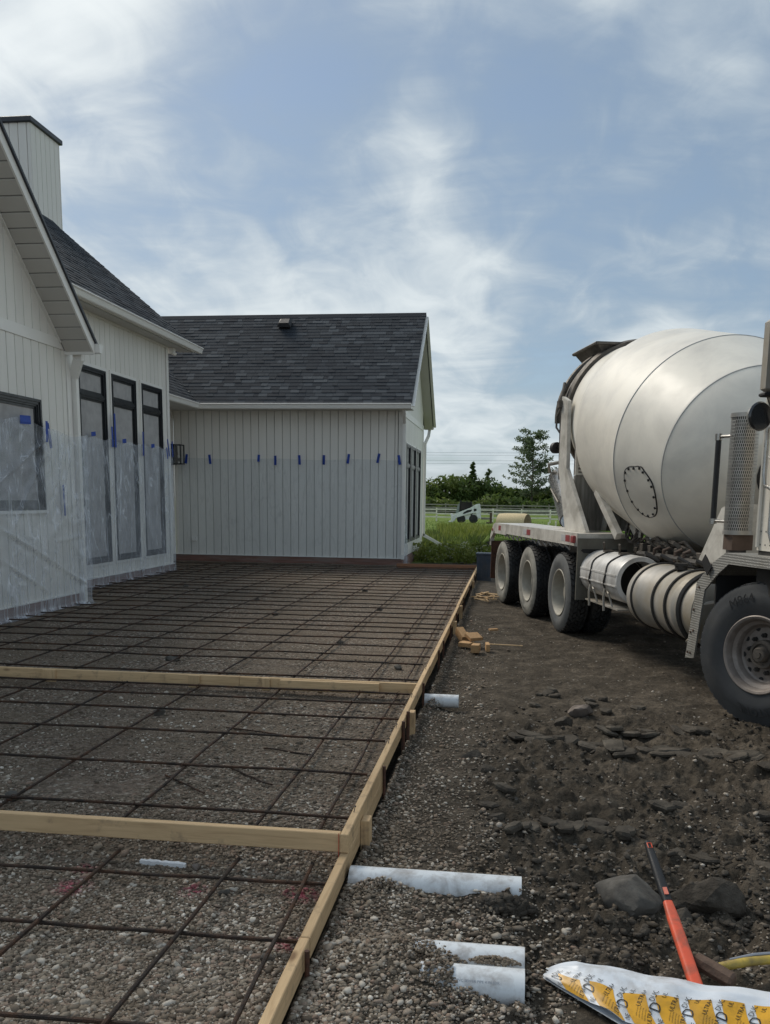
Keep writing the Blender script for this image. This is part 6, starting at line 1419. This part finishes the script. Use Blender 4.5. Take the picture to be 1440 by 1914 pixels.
def blades(n, xf, yf, hmin, hmax, w, mat, name, label, lean=.35, **kw):
    x, y = xf, yf; n = len(x); h = rng.uniform(hmin, hmax, n); a = rng.uniform(0, 2*math.pi, n); dx, dy = np.cos(a), np.sin(a); b = rng.uniform(0, 2*math.pi, n); l = h*rng.uniform(.1, lean*2, n)
    z = gh(x, y)-.02; W = w*rng.uniform(.6, 1.3, n)
    p0 = np.stack([x-dx*W, y-dy*W, z], 1); p1 = np.stack([x+dx*W, y+dy*W, z], 1)
    p2 = np.stack([x+dx*W*.7+np.cos(b)*l*.4, y+dy*W*.7+np.sin(b)*l*.4, z+h*.6], 1); p3 = np.stack([x-dx*W*.7+np.cos(b)*l*.4, y-dy*W*.7+np.sin(b)*l*.4, z+h*.6], 1)
    p4 = np.stack([x+np.cos(b)*l, y+np.sin(b)*l, z+h], 1)
    V = np.stack([p0, p1, p2, p3, p4], 1).reshape(-1, 3); o = (np.arange(n)*5)[:, None]
    F = np.concatenate([o+np.array([[0, 1, 2]]), o+np.array([[0, 2, 3]]), o+np.array([[3, 2, 4]])]); return np_mesh(name, V, F, MT[mat], label=label, kind='stuff', cat='grass', **kw)
def zone(n, x0, x1, y0, y1, seed=None, cut=0.):
    y = np.exp(rng.uniform(math.log(y0), math.log(y1), n)); x = rng.uniform(x0, x1, n)*y/y0
    if seed is not None:
        k = vnoise(x*.8, y*.35, seed) > cut; x, y = x[k], y[k]
    return x, y
x, y = zone(16000, -4.5, 4.5, 24.3, 100); blades(0, x, y, .05, .16, .018, 'blade', 'grass', 'mown green grass of the field behind the house')
x, y = zone(9000, -3.0, 1.0, 24.6, 46, 5, .42); blades(0, x, y, .10, .42, .020, 'weed', 'weeds', 'tall yellow-green weeds beyond the far end of the pad')
x, y = zone(5200, -3.0, .6, 27, 44, 9, .55); blades(0, x, y, .15, .55, .03, 'weeddark', 'weeds', 'darker clumps of weeds beyond the far end of the pad')
x, y = zone(9000, -3.6, 3.6, 45, 64, 19, .5); blades(0, x, y, .2, .6, .03, 'weed', 'weeds', 'long grass around the skid steer')
def leafcards(c, rad, n, size, seed=0, shell=.5, droop=0.):
    g = np.random.default_rng(seed); d = g.normal(size=(n, 3)); d /= np.linalg.norm(d, axis=1)[:, None]; q = (shell+(1-shell)*g.uniform(0, 1, n))**.6
    p = np.array(c)+d*np.array(rad)*q[:, None]
    return p
def cards_mesh(pts, size, seed=1, asp=.6):
    g = np.random.default_rng(seed); n = len(pts); a = g.normal(size=(n, 3)); a /= np.linalg.norm(a, axis=1)[:, None]; b = np.cross(a, g.normal(size=(n, 3))); b /= np.linalg.norm(b, axis=1)[:, None]
    s = size*g.uniform(.6, 1.4, n)[:, None]; A = a*s; B = b*s*asp
    V = np.stack([pts-A, pts+B*.9-A*.1, pts+A, pts-B*.9+A*.1], 1).reshape(-1, 3); F = np.arange(n*4).reshape(-1, 4); return V, F
pts = np.concatenate([leafcards((xx, yy, .22+.12*math.sin(xx*9)), (.28, .25, .2), 60, .03, int(abs(xx*97))+k) for k, (xx, yy) in enumerate([(-2.45+.14*j, 25.0+.5*math.sin(j*2.3)) for j in range(14)])])
V, F = cards_mesh(pts, .035, 4); np_mesh('white_flowers', V, F, MT['flower'], label='pale flower heads among the weeds below the downspout', cat='flowers', kind='stuff')
pts = np.concatenate([leafcards((xx, yy, .25), (.32, .3, .28), 120, .03, int(abs(xx*57))+k) for k, (xx, yy) in enumerate([(-2.5+.2*j, 24.5+.7*math.sin(j*1.7)) for j in range(12)])])
V, F = cards_mesh(pts, .06, 5); np_mesh('weed_leaves', V, F, MT['weed'], label='broad leaves of the weeds at the edge of the bare soil', cat='weeds', kind='stuff')
# raised lawn ending in a cut bank of dark soil behind the truck
xs = np.linspace(-1.15, 9, 90); prof_b = [(0, -.05), (.03, .18), (.0, .40), (-.06, .60), (.06, .68), (.8, .72), (4, .70), (12, .55), (20, -.3)]
S, K = np.meshgrid(xs, np.arange(len(prof_b))); by = np.array([p[0] for p in prof_b])[K]+25.4+.12*np.sin(S*3)+.1*fbm(S, K*3., 2, 3, 4); bz = np.array([p[1] for p in prof_b])[K]*sstep(-1.2, -.55, S)+field_h(by)-.03
V = np.stack([S, by, bz], -1); nt, ns = S.shape; i = (np.arange(nt-1)[:, None]*ns+np.arange(ns-1)[None]).ravel(); F = np.stack([i, i+1, i+1+ns, i+ns], 1)
bank = np_mesh('earth_bank', V.reshape(-1, 3), F, MT['clod'], True, kind='structure'); bank.data.materials.append(MT['ground'])
mi = np.zeros(len(F), dtype=np.int32); mi[(F[:, 0] // ns) >= 3] = 1; bank.data.polygons.foreach_set('material_index', mi)
pts = np.concatenate([leafcards((-.95+.12*j, 25.1+.1*math.sin(j*3), .28+.14*math.sin(j*1.3)), (.16, .16, .2), 40, .03, 700+j, .2) for j in range(16)])
V, F = cards_mesh(pts, .05, 6); np_mesh('bank_weeds', V, F, MT['weeddark'], label='leafy weeds growing from the dark cut bank', cat='weeds', kind='stuff')
n = 6000; x = rng.uniform(-.6, 6, n); y = rng.uniform(25.5, 40, n); h = rng.uniform(.05, .14, n)
bz_ = np.interp(y-25.4, [p[0] for p in prof_b[4:]], [p[1] for p in prof_b[4:]])+field_h(y)-.03
a = rng.uniform(0, 6.28, n); V = np.stack([np.stack([x-.016*np.cos(a), y-.016*np.sin(a), bz_-.02], 1), np.stack([x+.016*np.cos(a), y+.016*np.sin(a), bz_-.02], 1), np.stack([x+.05*np.sin(a), y, bz_+h], 1)], 1).reshape(-1, 3)
np_mesh('grass', V, np.arange(3*n).reshape(-1, 3), MT['blade'], label='bright grass on the raised lawn behind the truck', cat='grass', kind='stuff')

# round bale
m = MB(); m.lathe([(0, 0), (0, .52), (.03, .57), (.5, .60), (1.0, .595), (1.45, .60), (1.62, .57), (1.65, .5), (1.66, 0)], (0, 0, .6), (1, -.42, 0), (0, 0, 1), 40)
bale = m.build('hay_bale', [MT['hay'], MT['hayend']], None, True, 'round straw bale with a dark end behind the truck deck', 'bale'); bale.location = (.22, 48, float(field_h(48)))
for p in bale.data.polygons:
    if abs(p.normal.x*.922-p.normal.y*.387) > .6: p.material_index = 1
for k in range(0):
    q = MB(); q.lathe([(.3+.34*k, .602), (.3+.34*k, .612), (.33+.34*k, .612), (.33+.34*k, .602)], (-.76, .32, .6), (1, -.42, 0), (0, 0, 1), 40); q.build('twine', MT['hayend'], bale)
q = MB(); add_text(q, 'DL DL', .26, lambda x, y: (-.42+x, -.60-.02-.1*(x-.4)*0, .42+y*.8)); q.build('dark_print', MT['hayend'], bale)
for i, (x, y) in enumerate(((2.02, 47), (2.42, 47.5), (2.95, 47))):
    m = MB(); z = float(field_h(y)); m.box((x-.04, y-.04, z), (x+.04, y+.04, z+.78+.05*(i % 2))); m.build('survey_stake', MT['fence'], None, False, f'short white survey stake, {ordn(i)} right of the straw bale', 'stake', 'white survey stakes')

# skid steer loader, seen from its side, bucket to the left
SY = 84; SX = -4.05
ss = empty('skid_steer', (SX, SY, float(field_h(SY))), 'white skid steer loader parked in the long grass', 'loader', world=False)
def sb(name, mat, build, sm=False, parent=None):
    m = MB(); build(m); return m.build(name, MT[mat], parent or ss, sm)
X0 = 0.0  # local x from -1.45 (bucket) to 1.5 (rear)
sb('chassis', 'whitegloss', lambda m: m.prism([(-.75, .35), (1.1, .35), (1.35, .55), (1.30, 1.25), (.9, 1.30), (.5, .95), (-.75, .85)], (0, -.55, 0), (1, 0, 0), (0, 0, 1), (0, 1.1, 0)))
sb('cab', 'black', lambda m: [m.beam(a, b, .08, .08, (0, 1, 0)) for y in (-.5, .5) for a, b in (((-.62, y, .85), (-.55, y, 1.95)), ((-.55, y, 1.95), (.45, y, 1.95)), ((.45, y, 1.95), (.62, y, 1.0)))]+[m.box((-.6, -.55, 1.93), (.5, .55, 2.0))])
sb('cab_glass', 'glassdark', lambda m: m.prism([(-.55, .9), (-.50, 1.9), (.42, 1.9), (.56, 1.0)], (0, -.46, 0), (1, 0, 0), (0, 0, 1), (0, .92, 0)))
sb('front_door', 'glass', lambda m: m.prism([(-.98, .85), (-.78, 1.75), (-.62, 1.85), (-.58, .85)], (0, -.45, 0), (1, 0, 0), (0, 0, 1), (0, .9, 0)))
for y in (-.72, .60):
    sb('lift_arm', 'whitegloss', lambda m: m.prism([(-1.28, .20), (-1.05, .22), (-.95, .48), (.30, .88), (.92, 1.0), (1.10, .55), (1.38, .50), (1.32, 1.35), (1.22, 1.82), (.95, 1.78), (.35, 1.42), (-.95, .90), (-1.16, .70), (-1.30, .45)], (0, y, 0), (1, 0, 0), (0, 0, 1), (0, .12, 0)))
    sb('arm_panel', 'black', lambda m: m.prism([(-.30, .82), (.50, 1.10), (.58, 1.28), (.15, 1.22), (-.20, 1.02)], (0, y-.004, 0), (1, 0, 0), (0, 0, 1), (0, .128, 0)))
    sb('arm_panel', 'black', lambda m: m.prism([(.72, 1.08), (.98, 1.16), (.98, 1.36), (.72, 1.36)], (0, y-.004, 0), (1, 0, 0), (0, 0, 1), (0, .128, 0)))
    sb('lift_cylinder', 'chassis', lambda m: m.tube([(.45, y+.06, .75), (1.15, y+.06, 1.55)], .05, 8))
for y in (-.62, .42):
    for x in (-.45, .70): sb('wheel', 'rubber', lambda m: m.lathe([(0, 0), (0, .30), (.04, .40), (.16, .40), (.20, .30), (.20, 0)], (x, y, .40), (0, 1, 0), (0, 0, 1), 24), True)
sb('bucket', 'whitegloss', lambda m: m.prism([(-1.62, .12), (-1.20, .10), (-1.18, .60), (-1.32, .85), (-1.45, .85), (-1.36, .55), (-1.38, .2), (-1.60, .17)], (0, -.85, 0), (1, 0, 0), (0, 0, 1), (0, 1.7, 0)))
sb('beacon', 'grip', lambda m: m.tube([(-.58, 0, 2.0), (-.58, 0, 2.10)], .08, 8))
imp = empty('rusty_implement', (-2.05, SY, float(field_h(SY))), 'rusty brown implement on the grass right of the skid steer', 'implement', world=False)
for nm, bx in (('beam', ((-.6, -.1, .35), (.2, .1, .55))), ('upright', ((.2, -.12, .1), (.42, .12, 1.0))), ('foot', ((-.1, -.3, .0), (.5, .3, .12)))):
    m = MB(); m.box(*bx, .02); m.build(nm, MT['rusthead' if nm != 'beam' else 'fencedark'], imp)

# fences
def fence(y, x0, x1, step, mat, label, rails, h, seed, gate=None):
    f = empty('rail_fence', (x0, y, float(field_h(y))), label, 'fence', 'pale rail fences across the field'); r = random.Random(seed); xs = np.arange(x0, x1, step)
    for k, x in enumerate(xs):
        m = MB(); z = float(field_h(y)); m.box((x-.07, y-.07, z-.1), (x+.07, y+.07, z+h+r.uniform(.0, .12))); m.build('post', MT['fencedark' if mat == 'fencedark' else 'fence'], f)
        if k == len(xs)-1: break
        for q in rails:
            dz = r.uniform(-.04, .04); m = MB(); m.beam((x, y-.10, z+q+dz), (x+step, y-.10, z+q+dz+r.uniform(-.04, .04)), .05, .135); m.build('rail', MT[mat], f)
fence(92, -22, 14, 2.9, 'fence', 'near pale rail fence behind the skid steer', (.42, .82, 1.2), 1.25, 3)
fence(112, -24, 18, 3.2, 'fencedark', 'farther weathered rail fence before the bushes', (.5, .95, 1.3), 1.4, 5)

# trees and bushes
def bush(x, y, w, h, mat, label, seed, n=900, kind_='bush', leaf=.30):
    z = float(field_h(y)); b = empty(kind_, (x, y, z), label, 'bush' if kind_ == 'bush' else 'tree', 'bushes and trees beyond the field', world=True); r = random.Random(seed); pts = []
    m = MB(); clumps = []
    for k in range(9):
        a = r.uniform(0, 6.28); q = r.uniform(.1, .75); c = (x+w*.5*q*math.cos(a), y+w*.35*q*math.sin(a), z+h*r.uniform(.38, .86)*(1-.25*q)); clumps.append((c, r.uniform(.22, .36)))
        m.tube([(x+r.uniform(-.2, .2), y, z-.1), (x+(c[0]-x)*.5, y+(c[1]-y)*.5, z+(c[2]-z)*.55), c], [.09, .06, .02], 5)
    for k in range(9): clumps.append(((x+w*r.uniform(-.5, .5), y+r.uniform(-.5, .3)*w*.3, z+h*r.uniform(.05, .5)), r.uniform(.24, .36)))
    m.build('stem', MT['bark'], b)
    for i, (c, q) in enumerate(clumps): pts.append(leafcards(c, (w*q, w*q*.8, h*q*.75), n//len(clumps), leaf, seed*31+i, .25))
    V, F = cards_mesh(np.concatenate(pts), leaf, seed, .55); np_mesh('crown', V, F, MT[mat], parent=b); return b
TY = 130
def tx(px): return (px-954)/1650*TY
def th(py): return 1.71+(938-py)/1650*TY-.05
hedge = [(740, 900, 7, 'leafmid'), (775, 897, 6, 'leafmid'), (808, 903, 5.5, 'leafmid'), (832, 893, 5.5, 'leafmid'), (858, 892, 5.5, 'leafmid'), (882, 891, 5, 'leafdark'), (905, 890, 5, 'leafdark'), (926, 903, 4.5, 'leafdark'), (948, 912, 4.5, 'leafdark'), (970, 916, 4.5, 'leafdark'), (995, 915, 4.5, 'leafdark'), (1018, 913, 4.5, 'leafdark'), (1042, 906, 5, 'leafdark'), (1068, 908, 6, 'leafdark'), (1100, 905, 7, 'leafdark')]
adj = ['low and wide', 'rounded', 'yellow-green', 'tall', 'broad', 'dark', 'bulky dark', 'sloping', 'lower', 'small dark']
for i, (px, py, w, mt) in enumerate(hedge): bush(tx(px), TY+2*math.sin(i*2), w*1.15, th(py)*1.02, mt, f'{adj[i % 10]} bush of the hedge, {ordn(i)} from the left', 40+i, 1700)
for i, (px, py, w, y) in enumerate(((800, 935, 5, 118), (830, 937, 4.5, 119), (862, 938, 4, 118), (925, 926, 4.6, 118), (945, 932, 4, 119), (985, 940, 4.5, 119), (1030, 935, 5, 118))):
    bush((px-954)/1650*y, y, w, 1.71+(938-py)/1650*y+.3, 'leafmid' if i in (0, 1, 2, 3) else 'leafdark', f'low bush in front of the hedge, {ordn(i)} from the left', 80+i, 800)
def spire(x, y, h, w, mat, label, seed, n, leaf, start=.2, taper=.8, gap=.0, kind_='tree'):
    z = float(field_h(y)); b = empty(kind_, (x, y, z), label, 'tree', 'bushes and trees beyond the field'); r = random.Random(seed); m = MB()
    m.tube([(x, y, z-.2), (x+.1, y, z+h*.5), (x-.05, y, z+h*.98)], [h*.018, h*.011, .015], 7); m.build('trunk', MT['bark'], b); m = MB(); pts = []
    for k in range(n):
        t = start+(1-start)*(k+r.random())/n; a = r.uniform(0, 6.28); L_ = w*.5*(1-t*taper)*(.55+.6*r.random())*min(1, (t-start)*5+.45)
        o = Vector((x, y, z+h*t)); e = o+Vector((math.cos(a)*L_, math.sin(a)*L_, L_*r.uniform(.1, .55)))
        m.tube([o, o.lerp(e, .5)+Vector((0, 0, .08*L_)), e], [.05*(1.1-t), .03*(1.1-t), .008], 4)
        for q in (.35, .6, .85, 1.0):
            if r.random() < gap: continue
            cs = min(.45, w*.06+.06); pts.append(leafcards(o.lerp(e, q), (cs, cs, cs*.7), 12, leaf, seed*77+k*5+int(q*10), .1))
    m.build('limbs', MT['bark'], b); V, F = cards_mesh(np.concatenate(pts), leaf, seed, .6); np_mesh('crown', V, F, MT[mat], parent=b)
spire(tx(991), TY-3, th(822), 9.8, 'leafpop', 'tall airy poplar standing above the hedge', 5, 120, .16, .18, .70, .04)
spire(tx(885), TY-1, th(873), 2.4, 'leafdark', 'pointed dark spruce top rising from the hedge', 6, 46, .12, .45, .85)
spire(tx(912), TY+4, th(884), 2.4, 'leafdark', 'spindly dark tree just right of the spruce top', 8, 34, .12, .4, .7, .3)
spire(tx(1034), TY-2, th(888), 3.2, 'leafpop', 'slim young tree close beside the truck', 7, 40, .16, .2, .8, .1)
# far power lines
for i, (za, zb) in enumerate(((10.6, 10.9), (10.1, 10.45), (9.1, 9.6), (8.5, 9.1))):
    m = MB(); m.tube([(-60+6*k, 165, za+(zb-za)*k/20-.6*(1-((k-10)/10)**2)) for k in range(21)], .02, 4); m.build('power_line', MT['wire'], label=f'thin power line across the sky, {ordn(i)} from the top', cat='power line', group='power lines')
